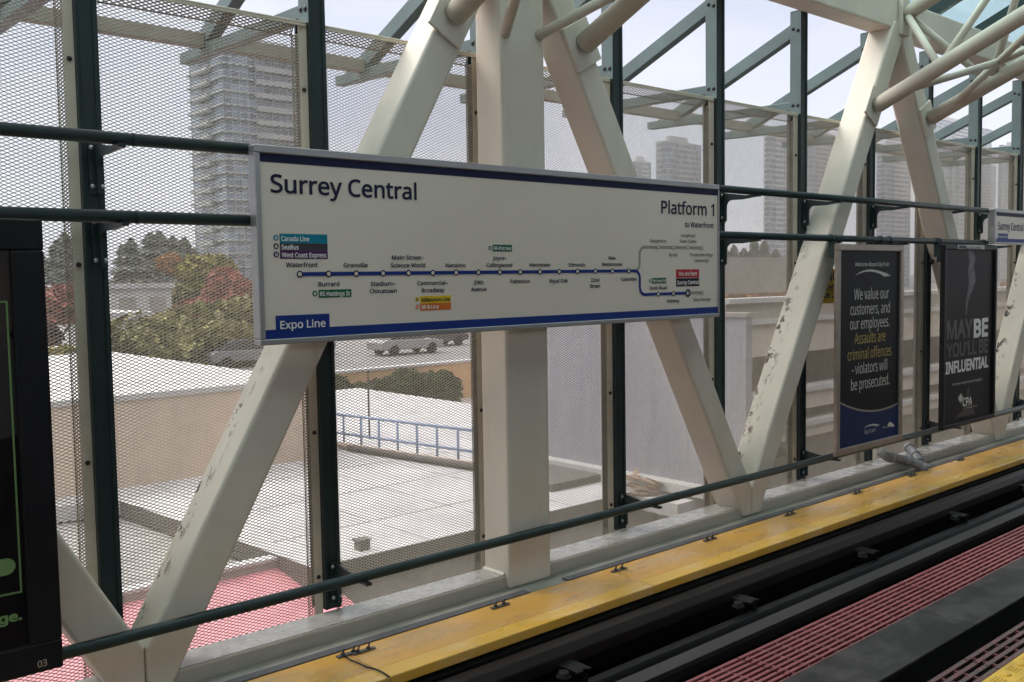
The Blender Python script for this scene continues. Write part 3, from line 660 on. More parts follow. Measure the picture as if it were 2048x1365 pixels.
sw = [(1709.5, 552), (1716, 547), (1724, 542.6), (1733, 540), (1742, 539.2), (1752, 540.5), (1763, 543.5), (1774, 547.5), (1782.5, 552.5), (1775, 551), (1778, 554.5), (1770, 551.8), (1771, 555), (1760, 548.2), (1750, 545), (1740, 543.4), (1730, 544), (1720, 547)]
swoosh(k1, sw, YP, POSTW)
xa_, xb_ = ax + .0585, bx_ - .0585
arcp = [(xa_, P_(1682, 803, YP)[1])]
zl_, zm_, zr_ = P_(1682, 803, YP)[1], P_(1735, 823, YP)[1], P_(1798, 806, YP)[1]
cur = [(xa_ + (xb_ - xa_) * s, zl_ * 2 * (s - .5) * (s - 1) + zm_ * 4 * s * (1 - s) + zr_ * 2 * s * (s - .5)) for s in np.linspace(0, 1, 17)]
flat([(xa_, az0 + .0585), (xb_, az0 + .0585)] + cur[::-1], YP - .0008, POSTB, k1, 'blue_field')
flat([(p, q - .010) for p, q in cur] + [(p, q + .008) for p, q in cur[::-1]], YP - .0016, FRAME_B, k1, 'curved_stripe')
tl_(k1, 'SkyTrain', 1728, 1750.5, 866, .04, POSTW, YP - .001, .002, .2)
swoosh(k1, [(1727, 857), (1735, 851), (1745, 848), (1756, 849), (1760, 851.5), (1752, 851), (1756, 854), (1746, 851.5), (1737, 853)], YP - .001, POSTW)
tl_(k1, 'TransLink', 1765, 1780, 856, .022, POSTW, YP - .001, .004, .2)
swoosh(k1, [(1775, 849), (1780, 843.5), (1788, 850), (1788, 854), (1776, 853)], YP - .001, POSTW)
for x in (ax + .05, bx_ - .05):
    pass
# hangers of the posters are parts of them
def hangers(par, xs_, ztop, m=GREEN):
    for x in xs_:
        b = MB(); b.tube([(x - .012, YR, Z2), (x + .012, YR, Z2)], RR + .007, 16); b.box(x - .012, x + .012, YP + .024, YR + .01, ztop - .12, ztop + .02); b.build('hanger', m, par)
hangers(k1, (ax + .05, bx_ - .28, bx_ - .1), az1)
# career poster
cxa, cz1 = P_(1885, 490, YP); _, cz0 = P_(1880, 862, YP); cxb, _ = P_(1987, 690, YP)
k2 = thing('poster_case', 'tall black poster with white slogan lettering and a maple leaf emblem in a black case', 'poster', ((cxa + cxb) / 2, YP, cz0))
frame_box(k2, cxa, cxb, cz0, cz1, YP - .03, YP + .022, .045, FRAME_K)
MB().box(cxa + .045, cxb - .045, YP - .005, YP + .02, cz0 + .045, cz1 - .045).build('poster_sheet', mat('career_poster', (0.012, .010, .011), .45, var=.2, scale=3, spec=.12), k2)
YQ = YP - .005
PH = mat('poster_photo_grey', (0.13, 0.122, 0.126), .45, var=.46, scale=7)
flat([P_(x, y, YQ) for x, y in [(1937, 502), (1946, 503), (1951, 515), (1948, 532), (1950, 548), (1951, 562), (1946, 578), (1940, 590), (1936, 606), (1933, 630), (1931, 630), (1932, 600), (1936, 580), (1938, 560), (1936, 545), (1938, 525)]], YQ - .0008, PH, k2, 'portrait')
flat([P_(x, y, YQ) for x, y in [(1935, 775), (1938, 775), (1940, 800), (1950, 828), (1908, 838), (1924, 822), (1932, 800)]], YQ - .0008, mat('poster_photo_dark', (.03, .028, .03), .45, var=.4, scale=5), k2, 'portrait')
DIM = plain('poster_dim_lettering', (0.11, 0.10, 0.10), .5)
tl_(k2, 'MAY', 1893, 1945, 676, .215, DIM, YQ - .001, .035); tl_(k2, 'BE', 1947, 1975.5, 672.5, .215, WHITE, YQ - .001, .04)
tl_(k2, "YOU'LL BE", 1893, 1975.5, 710, .165, DIM, YQ - .001, .03); tl_(k2, 'INFLUENTIAL', 1891, 1976, 741, .135, WHITE, YQ - .001, .04)
tl_(k2, 'A career beyond the maybes.', 1904, 1964.5, 766.5, .032, POSTW, YQ - .001, .004)
tl_(k2, 'CPA', 1925, 1944, 811, .10, WHITE, YQ - .001, .02)
tl_(k2, 'PROFESSIONNELS', 1933, 1953.5, 815, .014, POSTW, YQ - .001, .01)
lx, lz = P_(1921, 797, YQ); lf = [(0, 1), (.18, .62), (.42, .78), (.34, .28), (.62, .52), (.7, .3), (1, .34), (.85, .02), (.95, -.1), (.42, -.5), (.46, -.66), (.05, -.6), (.05, -1), (-.05, -1), (-.05, -.6), (-.46, -.66), (-.42, -.5), (-.95, -.1), (-.85, .02), (-1, .34), (-.7, .3), (-.62, .52), (-.34, .28), (-.42, .78), (-.18, .62)]
flat([(lx + a * .06, lz + b * .062) for a, b in lf][::-1], YQ - .0018, POSTW, k2, 'emblem')
rect(P_(1909.5, 492, YP)[0], P_(1963, 492, YP)[0], cz1 - .042, cz1 + .004, YP - .0325, plain('phone_strip', (.45, .44, .42), .4), k2, 'number_strip')
tl_(k2, '604-235-2700', 1929, 1961, 498.8, .028, BLACK, YP - .0332, .014)
rect(P_(1912, 492, YP)[0], P_(1926, 492, YP)[0], cz1 - .034, cz1 - .004, YP - .034, BLACK, k2, 'number_strip')
hangers(k2, (cxa + .03,), cz1)
hangers(k2, (cxa + .1, cxb - .1), cz0 + 1.86)
# foreground dark poster
YF = 4.37
dxb, dz0 = P_(124, 1330, YF); _, dz1 = P_(70, 440, YF); dxa = dxb - 1.26
k3 = thing('poster_case', 'dark framed advertisement at the left edge with a green outline and green lettering', 'poster', ((dxa + dxb) / 2, YF, dz0))
frame_box(k3, dxa, dxb, dz0, dz1, YF - .03, YF + .07, .13, FRAME_K, .008)
ADM = mat('advert_photo', (0.011, 0.008, 0.008), .4, var=.35, scale=2.2, spec=.12)
MB().box(dxa + .13, dxb - .13, YF - .004, YF + .06, dz0 + .13, dz1 - .13).build('poster_sheet', ADM, k3)
SK = mat('advert_skin', (0.036, 0.016, 0.013), .4, var=.35, scale=4); CL = mat('advert_cloth', (0.017, 0.013, 0.013), .4, var=.3, scale=3); CAPM = mat('advert_cap', (0.02, 0.019, 0.02), .4, var=.2, scale=3)
YG = YF - .004
def fp(pts, m, Y, n): flat([P_(x, y, Y) for x, y in pts], Y, m, k3, n)
fp([(-60, 500), (44, 505), (52, 560), (50, 610), (38, 650), (10, 672), (-60, 672)], SK, YG - .0008, 'portrait')
fp([(-60, 455), (54, 462), (57, 505), (44, 516), (-60, 510)], CAPM, YG - .0012, 'portrait')
fp([(-60, 668), (12, 668), (38, 690), (56, 720), (60, 860), (-60, 900)], CL, YG - .0010, 'portrait')
GL = plain('advert_green', (0.17, 0.29, 0.11), .4)
zt_ = P_(10, 604, YG)[1]; xr_ = P_(42, 1180, YG)[0]; zb_ = P_(30, 1186, YG)[1]; lw = .0038
rect(xr_ - lw, xr_ + lw, zb_ - lw, zt_ + lw, YG - .0035, GL, k3, 'green_outline', .001)
rect(dxa + .2, xr_ - lw, zb_ - lw, zb_ + lw, YG - .0035, GL, k3, 'green_outline', .001); rect(dxa + .2, xr_ - lw, zt_ - lw, zt_ + lw, YG - .0035, GL, k3, 'green_outline', .001)
px1, pz = P_(12, 1134, YG); r_ = .036
flat([(dxa + .3, pz - r_)] + arc(px1 - .0, pz, r_, -90, 90, 14) + [(dxa + .3, pz + r_)], YG - .003, GL, k3, 'green_pill')
xe = P_(44, 1236, YG)[0]; letter('change.', xe - .235, xe, P_(20, 1244, YG)[1], .045, YG - .0015, GL, k3, .04)
letter('03', P_(71, 1325, YF)[0], P_(90, 1322, YF)[0], P_(80, 1329.5, YF)[1], .034, YF - .0322, plain('case_number', (.4, .35, .28), .5), k3, .012)
hangers(k3, (dxb - .22, dxa + .2), dz1 + .02)
# yellow notice
nx0, nz1 = P_(1618, 539, 4.74); nx1, nz0 = P_(1712, 604, 4.74)
k4 = thing('warning_notice', 'small yellow notice with black lettering half hidden behind the customer notice poster', 'sign', ((nx0 + nx1) / 2, 4.74, nz0))
MB().box(nx0, nx1, 4.755, 4.762, nz0, nz1).build('notice_plate', YSIGN, k4)
tl_(k4, 'NO', 1655, 1675, 562, .11, BLACK, 4.755, .03); tl_(k4, 'behind', 1653, 1684, 581, .075, BLACK, 4.755, .02); tl_(k4, 'Yellow Line', 1632, 1680, 596, .075, BLACK, 4.755, .02)
MB().box((nx0 + nx1) / 2 - .02, (nx0 + nx1) / 2 + .02, 4.762, 4.86, nz0 + .1, nz1 - .05).build('mounting_bar', GREEN, k4)

# ---- drain pipe
dp = thing('drain_pipe', 'grey plastic drain pipe with couplings lying over the floor beam below the customer notice', 'pipe', UZ(1800, 925, -2))
pA = [UY(1758, 902, 4.62), UY(1772, 913, 4.56), UY(1812, 921, 4.50), UZ(1838, 930, -1.94), UZ(1852, 940, -1.99)]
pB = [UY(1816, 894, 4.74), UY(1830, 908, 4.60), UZ(1841, 926, -1.93)]
MB().tube(pA, .046, 16).build('pipe', PVC, dp); MB().tube(pB, .046, 16).build('pipe', PVC, dp)
def ring(p, q, s):
    p, q = np.array(p), np.array(q); d = (q - p) / np.linalg.norm(q - p); c = p + (q - p) * s
    MB().tube([c - d * .03, c + d * .03], .053, 16).build('coupling', PVC, dp)
ring(pA[1], pA[2], .2); ring(pA[2], pA[3], .15); ring(pA[3], pA[4], .6); ring(pB[0], pB[1], .15); ring(pB[1], pB[2], .2)

# ---- emergency walkway along the far side of the track
sill = MB().box(XA, XB, 4.40, 4.564, -2.06, -2.0); tag(sill.build('wall_sill', SILL, None, .003, 1), 'narrow grey green sill strip between the floor beam and the yellow boards', 'sill')
g1, g2 = UZ(1054, 1185, -2)[0], UZ(1128, 1160, -2)[0]
o = MB().box(XA, g1, 4.385, 4.448, -2.0, -1.990).build('rubber_strip', RUBBER); tag(o, 'dark rubber strip beside the yellow boards left of the column', 'strip', 'dark strips along the walkway')
o = MB().box(g2, XB, 4.385, 4.448, -2.0, -1.990).build('rubber_strip', RUBBER); tag(o, 'dark rubber strip beside the yellow boards right of the column', 'strip', 'dark strips along the walkway')
jx = [-6.2, -3.9, -1.6, .7, UZ(700, 1312, -2)[0]]
st = UZ(1230, 1150, -2)[0]
jx = [UZ(700, 1312, -2)[0] + (st - UZ(700, 1312, -2)[0]) * k for k in range(-4, 9)]
bl = ['far left out of view', 'left out of view', 'below the dark framed poster', 'left of the wire', 'carrying the dark wire in front of the left brace', 'in front of the column and the small blue puddles', 'in front of the first brace foot right of the column',
      'beside the drain pipe foot', 'right of the drain pipe', 'at the right edge', 'beyond the right edge', 'farthest beyond the right edge']
for i in range(len(jx) - 1):
    t = thing('walkway_board', 'worn yellow walkway board ' + bl[i], 'walkway board', ((jx[i] + jx[i + 1]) / 2, 4.15, -2), 'yellow boards of the emergency walkway')
    a, b = jx[i] + .003, jx[i + 1] - .003
    MB().box(a, b, 4.06, 4.384, -2.05, -1.996).build('board', YBOARD, t, .003, 1)
    MB().box(a, b, 3.925, 4.058, -2.05, -1.995 + .002).build('nosing', YNOSE, t, .006, 2)
cl_px = [(697, 1308), (727, 1302), (1000, 1212), (1238, 1140), (1420, 1079), (1580, 1029), (1715, 986), (1825, 951), (1922, 920)]
cn = ['at the wire end left of the column', 'just right of the wire', 'before the column foot', 'right of the column foot', 'below the second brace foot', 'right of the second brace foot', 'below the customer notice poster', 'beside the drain pipe foot', 'below the career poster']
for i, (x, y) in enumerate(cl_px):
    c = UZ(x, y, -1.99); t = thing('cable_clip', 'small grey bolted clip on the walkway edge ' + cn[i], 'clip', c, 'clips along the walkway edge')
    for d in (-.035, .03):
        b = MB(); b.dome(c + np.array((d, 0, 0.0)), .013, (0, 0, 1), flat=1.4); b.tube([c + np.array((d, 0, .01)), c + np.array((d + .01, 0, .035))], .005, 6); b.build('bolt', BOLT, t)
    MB().box(c[0] - .07, c[0] + .07, c[1] - .014, c[1] + .014, -1.992, -1.986).build('base_plate', RUBBER, t)
wp = [UZ(x, y, -1.985) for x, y in ((688, 1311), (700, 1320), (716, 1326), (735, 1335), (752, 1339), (765, 1345), (778, 1354))]
tag(MB().tube(wp, .0045, 6).build('loose_wire', BLACK), 'thin black loose wire crossing the yellow walkway', 'wire')
# ---- track
struct('track_bed', MB().box(-14, 30, 1.0, 3.86, -3.1, -3.0).box(-14, 30, 3.88, 4.79, -3.1, -2.064), BED)
def railthing(name, y, z, label, m, prof, cat='rail', grp=None):
    o = MB().prism([(-14, y + a, z + b) for a, b in prof], (44, 0, 0)).build(name, m, None, .004, 2); return tag(o, label, cat, grp)
def conductor(y, z, h, label):
    t = thing('conductor_rail', label, 'conductor rail', (4, y, z), 'power rails beside the walkway')
    MB().prism([(-14, y + a, z + b) for a, b in ((-.05, -h / 2), (.05, -h / 2), (.05, h * .2), (.03, h / 2), (-.03, h / 2), (-.05, h * .2))], (44, 0, 0)).build('rail_bar', PWR, t, .006, 2)
    MB().prism([(-14, y - .0525, z + h * .1), (-14, y - .0525, z + h * .18), (-14, y - .045, z + h * .18), (-14, y - .045, z + h * .1)], (44, 0, 0)).build('wear_strip', RUST, t)
o = MB().prism([(-14, 3.87, -2.075), (-14, 3.80, -2.085), (-14, 3.76, -2.13), (-14, 3.76, -2.20), (-14, 3.87, -2.22)], (44, 0, 0)).build('cover_board', RUST, None, .006, 2)
tag(o, 'rusty brown cover board just below the yellow walkway edge', 'cover board')
conductor(3.60, -2.30, .12, 'dark conductor rail beneath the rusty cover board')
insx = [1.93 + 1.62 * k for k in range(-2, 8)]
def px_of(p): p = np.array(p, float); return 1024 + F_PX * (p @ rt) / (p @ fwd), 682.5 - F_PX * (p @ up) / (p @ fwd)
seen = -1
for k, x in enumerate(insx):
    qx, qy = px_of((x, 3.66, -2.2)); vis = (np.array((x, 3.66, -2.2)) @ fwd) > 0 and 0 < qx < 2048 and qy < 1365; seen += bool(vis)
    t = thing('rail_insulator', ('dark insulator of the conductor rail, %s from the lower left of those in view' % ordw[seen]) if vis else ('dark insulator of the conductor rail outside the view, %s of the row' % ordw[k]), 'insulator', (x, 3.66, -2.3), 'insulators of the conductor rail')
    MB().tube([(x, 3.66, -2.235), (x, 3.66, -2.165)], .030, 10).tube([(x, 3.66, -2.20), (x, 3.66, -2.19)], .042, 10).build('insulator', PWR, t)
    MB().box(x + .05, x + .16, 3.60, 3.86, -2.185, -2.17).box(x + .10, x + .13, 3.60, 3.62, -2.25, -2.17).build('arm', PWR, t)
    b = MB().box(x - .05, x + .02, 3.53, 3.58, -2.52, -2.38).box(x + .03, x + .11, 3.54, 3.56, -2.45, -2.425).box(x + .095, x + .11, 3.54, 3.56, -2.45, -2.37).box(x - .05, x + .11, 3.54, 3.56, -2.385, -2.37); b.build('clamp', PWR, t)
YRL = 3.30
HEAD = [(-.085, -.17), (.085, -.17), (.085, -.155), (.012, -.13), (.012, -.04), (.037, -.028), (.037, -.002), (.030, 0), (-.030, 0), (-.037, -.002), (-.037, -.028), (-.012, -.04), (-.012, -.13), (-.085, -.155)]
o = MB().prism([(-14, YRL + a * 1.45, -2.15 + b) for a, b in HEAD[3:11]], (44, 0, 0)).box(-14, 30, YRL - .0545, YRL - .040, -2.149, -2.1485).build('running_rail', RAILS, None, .004, 2)
tag(o, 'dull grey running rail on the far side of the track beside the pink grating', 'rail', 'running rails')
o = MB().prism([(-14, 1.85 + a, -2.3 + b) for a, b in HEAD], (44, 0, 0)).build('running_rail', RAILS, None, .004, 2)
tag(o, 'running rail hidden under the dirty grating near the platform', 'rail', 'running rails')
PY0, PY1 = 2.385, 2.735
def splitx(px, py, z, pitch, n0, n1): x = UZ(px, py, z)[0]; return [x + pitch * k for k in range(n0, n1)]
pj = splitx(1900, 1236, -2.13, 2.4, -3, 6)
pl = ['farthest left out of view', 'left out of view', 'below the picture edge', 'in the lower middle, left of the joint', 'at the right edge, right of the joint', 'beyond the right edge', 'far beyond the right edge', 'farthest beyond the right edge']
for i in range(len(pj) - 1):
    o = MB().box(pj[i] + .004, pj[i + 1] - .004, PY0, PY1, -2.155, -2.135).build('reaction_plate', PLATE, None, .003, 1)
    tag(o, 'flat stained dark steel plate between the gratings ' + pl[i], 'steel plate', 'steel plates along the track centre')
def grating(x0, x1, y0, y1, z, nb, label, m, grp):
    t = thing('grating_panel', label, 'grating', ((x0 + x1) / 2, (y0 + y1) / 2, z), grp); b = MB(); c = MB(); pit = (y1 - y0) / nb
    for i in range(nb): ya = y0 + i * pit; b.box(x0 + .006, x1 - .006, ya, ya + pit * .50, z - .012, z)
    for k in range(int((x1 - x0) / .15)):
        x = x0 + .05 + k * .15; c.box(x, x + .016, y0 + .002, y1 - pit * .5, z - .018, z - .003)
    b.build('bars', m, t); c.build('crossbars', CROSSB, t)
ga, gb = UZ(1789.5, 1165.7, -2.17)[0], UZ(1466.6, 1313.5, -2.17)[0]
gy0, gy1 = 2.765, UZ(1789.5, 1165.7, -2.17)[1]
pit = ga - gb
gl = ['left out of view', 'below the picture edge', 'in the lower middle', 'upper one near the right edge', 'beyond the right edge', 'far beyond the right edge', 'farthest beyond the right edge']
for k in range(-2, 5): grating(gb + pit * k, gb + pit * (k + 1), gy0, gy1, -2.17, 9, 'pink red slatted grating between rail and steel plate ' + gl[k + 2], GRATE, 'pink red gratings')
for k in range(-2, 5): grating(gb + .9 + pit * k, gb + .9 + pit * (k + 1), 1.52, 2.275, -2.17, 14, 'dirty red slatted grating below the yellow platform edge ' + gl[k + 2], GRATE2, 'dirty red gratings')
# ---- near platform
YE = 1.25; ZP = -1.32
struct('platform', MB().box(-14, 30, -9, YE - .305, ZP - .3, ZP - .002).box(-14, 30, YE - .305, YE - .02, ZP - .3, ZP - .014), CONC)
tile0 = UZ(2000, 1330, ZP)[0]
tl = ['left of the view', 'at the lower right corner', 'above the corner tile', 'beyond the right edge']
for i, k in enumerate(range(-1, 3)):
    x0 = tile0 - .22 + .61 * k; b = MB().box(x0 + .002, x0 + .608, YE - .30, YE, ZP - .012, ZP)
    n = 10
    for a in range(n):
        for c in range(5):
            cx, cyy = x0 + .031 + .061 * a, YE - .03 - .06 * c
            if (a + c) % 2 == 0: b.dome((cx, cyy, ZP), .017, (0, 0, 1), n=12, flat=.32)
            else:
                for d in range(4): b.box(cx - .022, cx + .022, cyy - .018 + d * .010, cyy - .013 + d * .010, ZP, ZP + .0015)
    tag(b.build('tactile_tile', YTACT, None), 'yellow tactile tile with raised domes on the platform edge, ' + tl[i], 'tactile tile', 'tactile tiles of the platform edge')
# ---- roof
rg = thing('glass_roof', 'sloping turquoise tinted glass roof on dark green rafters', 'roof', (6, 3.5, 3)); S_ = .437; RZ = lambda y: 2.86 + S_ * (4.6 - y)
b = MB(); y0, y1 = 5.0, 1.4
b.prism([(XA, y0, RZ(y0) + .10), (XB, y0, RZ(y0) + .10), (XB, y1, RZ(y1) + .10), (XA, y1, RZ(y1) + .10)], (0, 0, .012)); b.build('glazing', ROOFGL, rg)
for k in range(-8, 17):
    xm = MX0 + SP * k - .05
    MB().prism([(xm - .035, y0, RZ(y0) - .06), (xm + .035, y0, RZ(y0) - .06), (xm + .035, y1, RZ(y1) - .06), (xm - .035, y1, RZ(y1) - .06)], (0, 0, .155)).build('rafter', GREEN, rg)
for y in (4.9, 3.2, 1.5): MB().box(XA, XB, y - .04, y + .04, RZ(y) - .16, RZ(y) - .065).build('purlin', GREEN, rg)
rd = thing('shade_roof', 'opaque grey platform roof over the near platform', 'roof', (6, -3, 4.3))  # unseen roof, added to keep skylight off the sign and frame
MB().prism([(-16, 1.4, RZ(1.4)), (34, 1.4, RZ(1.4)), (34, -4, RZ(-4)), (-16, -4, RZ(-4))], (0, 0, .15)).build('deck', DECK, rd)
MB().prism([(-16, -4, RZ(-4)), (34, -4, RZ(-4)), (34, -9.2, 5.2), (-16, -9.2, 5.2)], (0, 0, .15)).build('deck', DECK, rd)
bw = MB().box(-16, 34, -9.2, -9.0, -1.3, 2.2).build('shade_wall', DECK); tag(bw, 'unseen plain wall added behind the near platform to shade the station', 'wall')  # unseen wall, added to cut the skylight from behind the camera

# =================================================================== the town outside
ZG = -9.5
struct('ground', MB().add([(-3000, 5.5, ZG), (3000, 5.5, ZG), (3000, 4000, ZG), (-3000, 4000, ZG)], [(0, 1, 2, 3)]).add([(-3000, -3000, ZG), (3000, -3000, ZG), (3000, 5.5, ZG), (-3000, 5.5, ZG)], [(0, 1, 2, 3)]), ASPH)
struct('guideway', MB().box(-60, 200, -9, 4.79, -3.6, -3.11), CONC)

# ---- low mall roofs right below the wall
def bld(name, label, loc, cat='building', group=None): return thing(name, label, cat, loc, group)
ZR = -4.9
yb = UZ(240, 977, ZR)[1]                       # foot of the tan wall
xl0 = UZ(240, 1000, ZR); xl1 = UZ(590, 1110, ZR)
yf = UZ(906, 1071, ZR)[1]                      # front edge of the white roof
xr0 = UZ(1205, 945, ZR)[0]
t = bld('mall_roof', 'pale flat mall roof with a dark edge in front of the tan wall', ((xl1[0] + xr0) / 2, (yb + yf) / 2, ZG))
e0, e1 = UZ(240, 1002, ZR), UZ(480, 1083, ZR); e2 = UZ(640, 1142, ZR)
MB().xy([(e0[0] - 4, yb), (e0[0], e0[1]), (e1[0], e1[1]), (e2[0], yf), (xr0 + 6, yf), (xr0 + 6, yb + 14), (e0[0] - 4, yb + 14)], ZR - .35, ZR).build('roof_slab', ROOFW, t)
MB().box(e2[0] + .02, xr0 + 6, yf + .03, yf + .25, ZG, ZR - .352).build('wall', GREYW, t)
MB().box(e2[0] - .02, xr0 + 6, yf - .06, yf - .002, ZR - .42, ZR + .02).build('edge_flashing', DARKW, t)
v0 = UZ(720, 1104, ZR); MB().box(v0[0], v0[0] + .22, v0[1], v0[1] + .2, ZR, ZR + .17).box(v0[0] - .02, v0[0] + .24, v0[1] - .02, v0[1] + .22, ZR + .17, ZR + .20).build('roof_vent', DARKW, t)
for k in range(7):
    xs0 = e0[0] + 1.2 + k * 1.9; MB().box(xs0, xs0 + .05, max(yf + .1, e1[1] + .3 if xs0 < e2[0] else yf + .1), yb - .02, ZR, ZR + .012).build('membrane_seam', ROOFW2, t)
for k in range(3): MB().box(e1[0] + .4, xr0 - 1, yf + 2 + 2.6 * k, yf + 2.05 + 2.6 * k, ZR + .001, ZR + .013).build('membrane_seam', ROOFW2, t)
for a, b in ((e0, e1), (e1, e2)):
    MB().prism([a, b, b + np.array((0, -.16, 0)), a + np.array((0, -.16, 0))], (0, 0, -.36)).build('edge_flashing', DARKW, t)
# lower grey roof and its parapet
ZR2 = -5.3
t = bld('lower_roof', 'lower grey gravel roof with a pale parapet behind the pink awning', (3, 20, ZG))
pf = UZ(440, 1147, ZR2 + .3); pe = UZ(596, 1106, ZR2 + .3)
MB().xy([(-14, pf[1] + .2), (pe[0], pf[1] + .2), (pe[0] + 2, yb + 3), (-14, yb + 3)], ZR2 - .4, ZR2).build('roof_slab', ROOFG, t)
MB().box(-14, pe[0], pf[1], pf[1] + .2, ZR2 - .7, ZR2 + .3).build('parapet', GREYW, t); MB().box(-14, pe[0] + .03, pf[1] - .03, pf[1] + .23, ZR2 + .3, ZR2 + .36).build('coping', ROOFW, t)
q0_, q1_ = UZ(118, 1030, ZR2), UZ(240, 1018, ZR2); MB().box(-14, q1_[0] + .8, q1_[1] + .6, q1_[1] + .9, ZR2, ZR2 + .5).build('upstand', ROOFW, t)
# awning
ZA = -5.16; a0 = UZ(596, 1123, ZA); a1 = UZ(640, 1240, ZA - .5)
t = bld('awning', 'large pink red canvas awning below the wall at the lower left', (4, 14, ZA), 'awning')
MB().prism([(-14, a0[1], ZA), (a0[0], a0[1], ZA), (a0[0], a1[1] - 3, ZA - .9), (-14, a1[1] - 3, ZA - .9)], (0, 0, .06)).build('canvas', PINK, t)
for x in np.arange(-13, a0[0], 2.4): MB().tube([(x, a0[1], ZA - .04), (x, a1[1] - 3, ZA - .94)], .04, 8).build('frame_bar', BOLT, t)
for x in (-13, -6, 0, a0[0] - .2): MB().tube([(x, a1[1] - 2.9, ZG), (x, a1[1] - 2.9, ZA - .95)], .06, 8).build('frame_bar', BOLT, t)
# tan wall with upper deck
zt1 = UY(236, 803, yb)[2]
t = bld('tan_building', 'long tan stucco building wall with a white flat roof beyond the mall roof', (10, yb, ZG))
xe_ = UY(664, 905, yb)[0]
MB().box(-60, xe_, yb, yb + .4, ZG, zt1).build('wall', TAN, t)
MB().box(-60, xe_, yb + .4, yb + 24, zt1 - .5, zt1 - .02).build('roof', ROOFW, t); MB().box(-60, xe_, yb - .05, yb + .45, zt1, zt1 + .14).build('coping', SLABT, t)
xs_ = UZ(300, 950, ZR)[0]
# beige wall, planter and blue railing in the second opening
ZPL = -6.3
y2 = UZ(790, 812, ZPL)[1]; zt2 = UY(790, 738, y2)[2]; xw0, xw1 = UY(620, 760, y2)[0], UY(1130, 760, y2)[0]
t = bld('planter_wall', 'orange tan stucco wall behind the green shrubs, seen left of the column', (xw0 + 6, y2, ZG), 'wall')
MB().box(xw0, xw1, y2, y2 + .5, ZPL, zt2).build('wall', mat('orange_tan_stucco', (.58, .36, .19), .8, var=.08), t); MB().box(xw0, xw1, y2 - .05, y2 + .55, zt2, zt2 + .12).build('coping', SLABT, t)
struct('plaza', MB().add([(15.0, 23.9, ZPL), (60, 23.9, ZPL), (90, y2 + 60, ZPL), (25, y2 + 60, ZPL)], [(0, 1, 2, 3)]), mat('pale_beige_paving', (.36, .325, .285), .85, var=.1, scale=.6))
def leaves(mb, c, rad, n, s, seed, flat_=1.0, lump=.35):
    g = np.random.default_rng(seed); c = np.array(c, float); rad = np.array(rad, float); k = 7
    lc = g.normal(size=(k, 3)); lc /= np.linalg.norm(lc, axis=1, keepdims=True); lc *= .62; lr = g.uniform(.35, .6, k)
    P = []
    while len(P) < n:
        i = g.integers(k); d = g.normal(size=3); d /= np.linalg.norm(d); p = lc[i] + d * lr[i] * g.uniform(.55, 1.0) ** .5
        P.append(p)
    for p in P:
        q = c + p * rad; a = g.normal(size=3); a /= np.linalg.norm(a); b = np.cross(a, g.normal(size=3)); b /= np.linalg.norm(b); z = s * g.uniform(.6, 1.3)
        mb.add([q - a * z, q - b * z * .6, q + a * z, q + b * z * .6], [(0, 1, 2, 3)])
def tree(name, label, base, h, r, m, n, s, seed, group=None, trunk=.35, cat='tree'):
    t = thing(name, label, cat, base, group); b = np.array(base, float); th = h * trunk
    tb_ = MB(); tb_.tube([b, b + (0.02 * h, 0, th * .6), b + (0.0, .01 * h, th * 1.3)], h * .028, 8, r1=h * .012)
    g = np.random.default_rng(seed + 5)
    for i in range(6):
        a = g.uniform(0, 6.28); tb_.tube([b + (0, 0, th * g.uniform(.7, 1.2)), b + (math.cos(a) * r * .6, math.sin(a) * r * .6, th + (h - th) * g.uniform(.3, .8))], h * .010, 6, r1=h * .003)
    tb_.build('trunk', TRUNK, t); c = MB(); leaves(c, b + (0, 0, th + (h - th) * .5), (r, r, (h - th) * .55), n, s, seed); c.build('crown', m, t); return t
def conifer(label, base, h, r, seed, m=None):
    t = thing('conifer_tree', label, 'tree', base, 'dark conifers on the skyline'); b = np.array(base, float); g = np.random.default_rng(seed)
    MB().tube([b, b + (0, 0, h * .95)], h * .018, 6, r1=.03).build('trunk', TRUNK, t); c = MB()
    for i in range(2600):
        f = g.uniform(.10, 1.0) ** .8; rr = r * (1.04 - f) * g.uniform(.45, 1.05) * (.8 + .3 * math.sin(f * 55)); a = g.uniform(0, 6.28)
        q = b + (rr * math.cos(a), rr * math.sin(a), f * h); d = np.array((math.cos(a), math.sin(a), -.45)); e = np.array((-math.sin(a), math.cos(a), 0)); s = h * .042 * g.uniform(.6, 1.3)
        c.add([q - d * s, q - e * s * .5, q + d * s, q + e * s * .5], [(0, 1, 2, 3)])
    c.build('crown', m or L_CON, t); return t
def bush(label, c, rad, m, n, s, seed, group): o = MB(); leaves(o, c, rad, n, s, seed); b = o.build('shrub', m); return tag(b, label, 'shrub', group)
for i, (px, py, w_, h_) in enumerate(((690, 792, 1.0, .8), (785, 788, 1.2, .85), (832, 783, 1.3, .95), (874, 778, 1.2, 1.0))):
    bush(['round green shrub left of the lamp pole by the beige wall', 'leftmost dark green shrub of the row right of the lamp pole', 'middle dark green shrub of the row right of the lamp pole', 'right end dark green shrub of the row next to the column'][i],
         UY(px, py, y2 - 1.6), (w_ * 1.3, 1.0, h_ * 1.2), L_GRN, 3200, .13, 20 + i, 'green shrubs along the beige wall')
lp = UZ(739, 873, ZR); lt = UY(737, 752, lp[1])
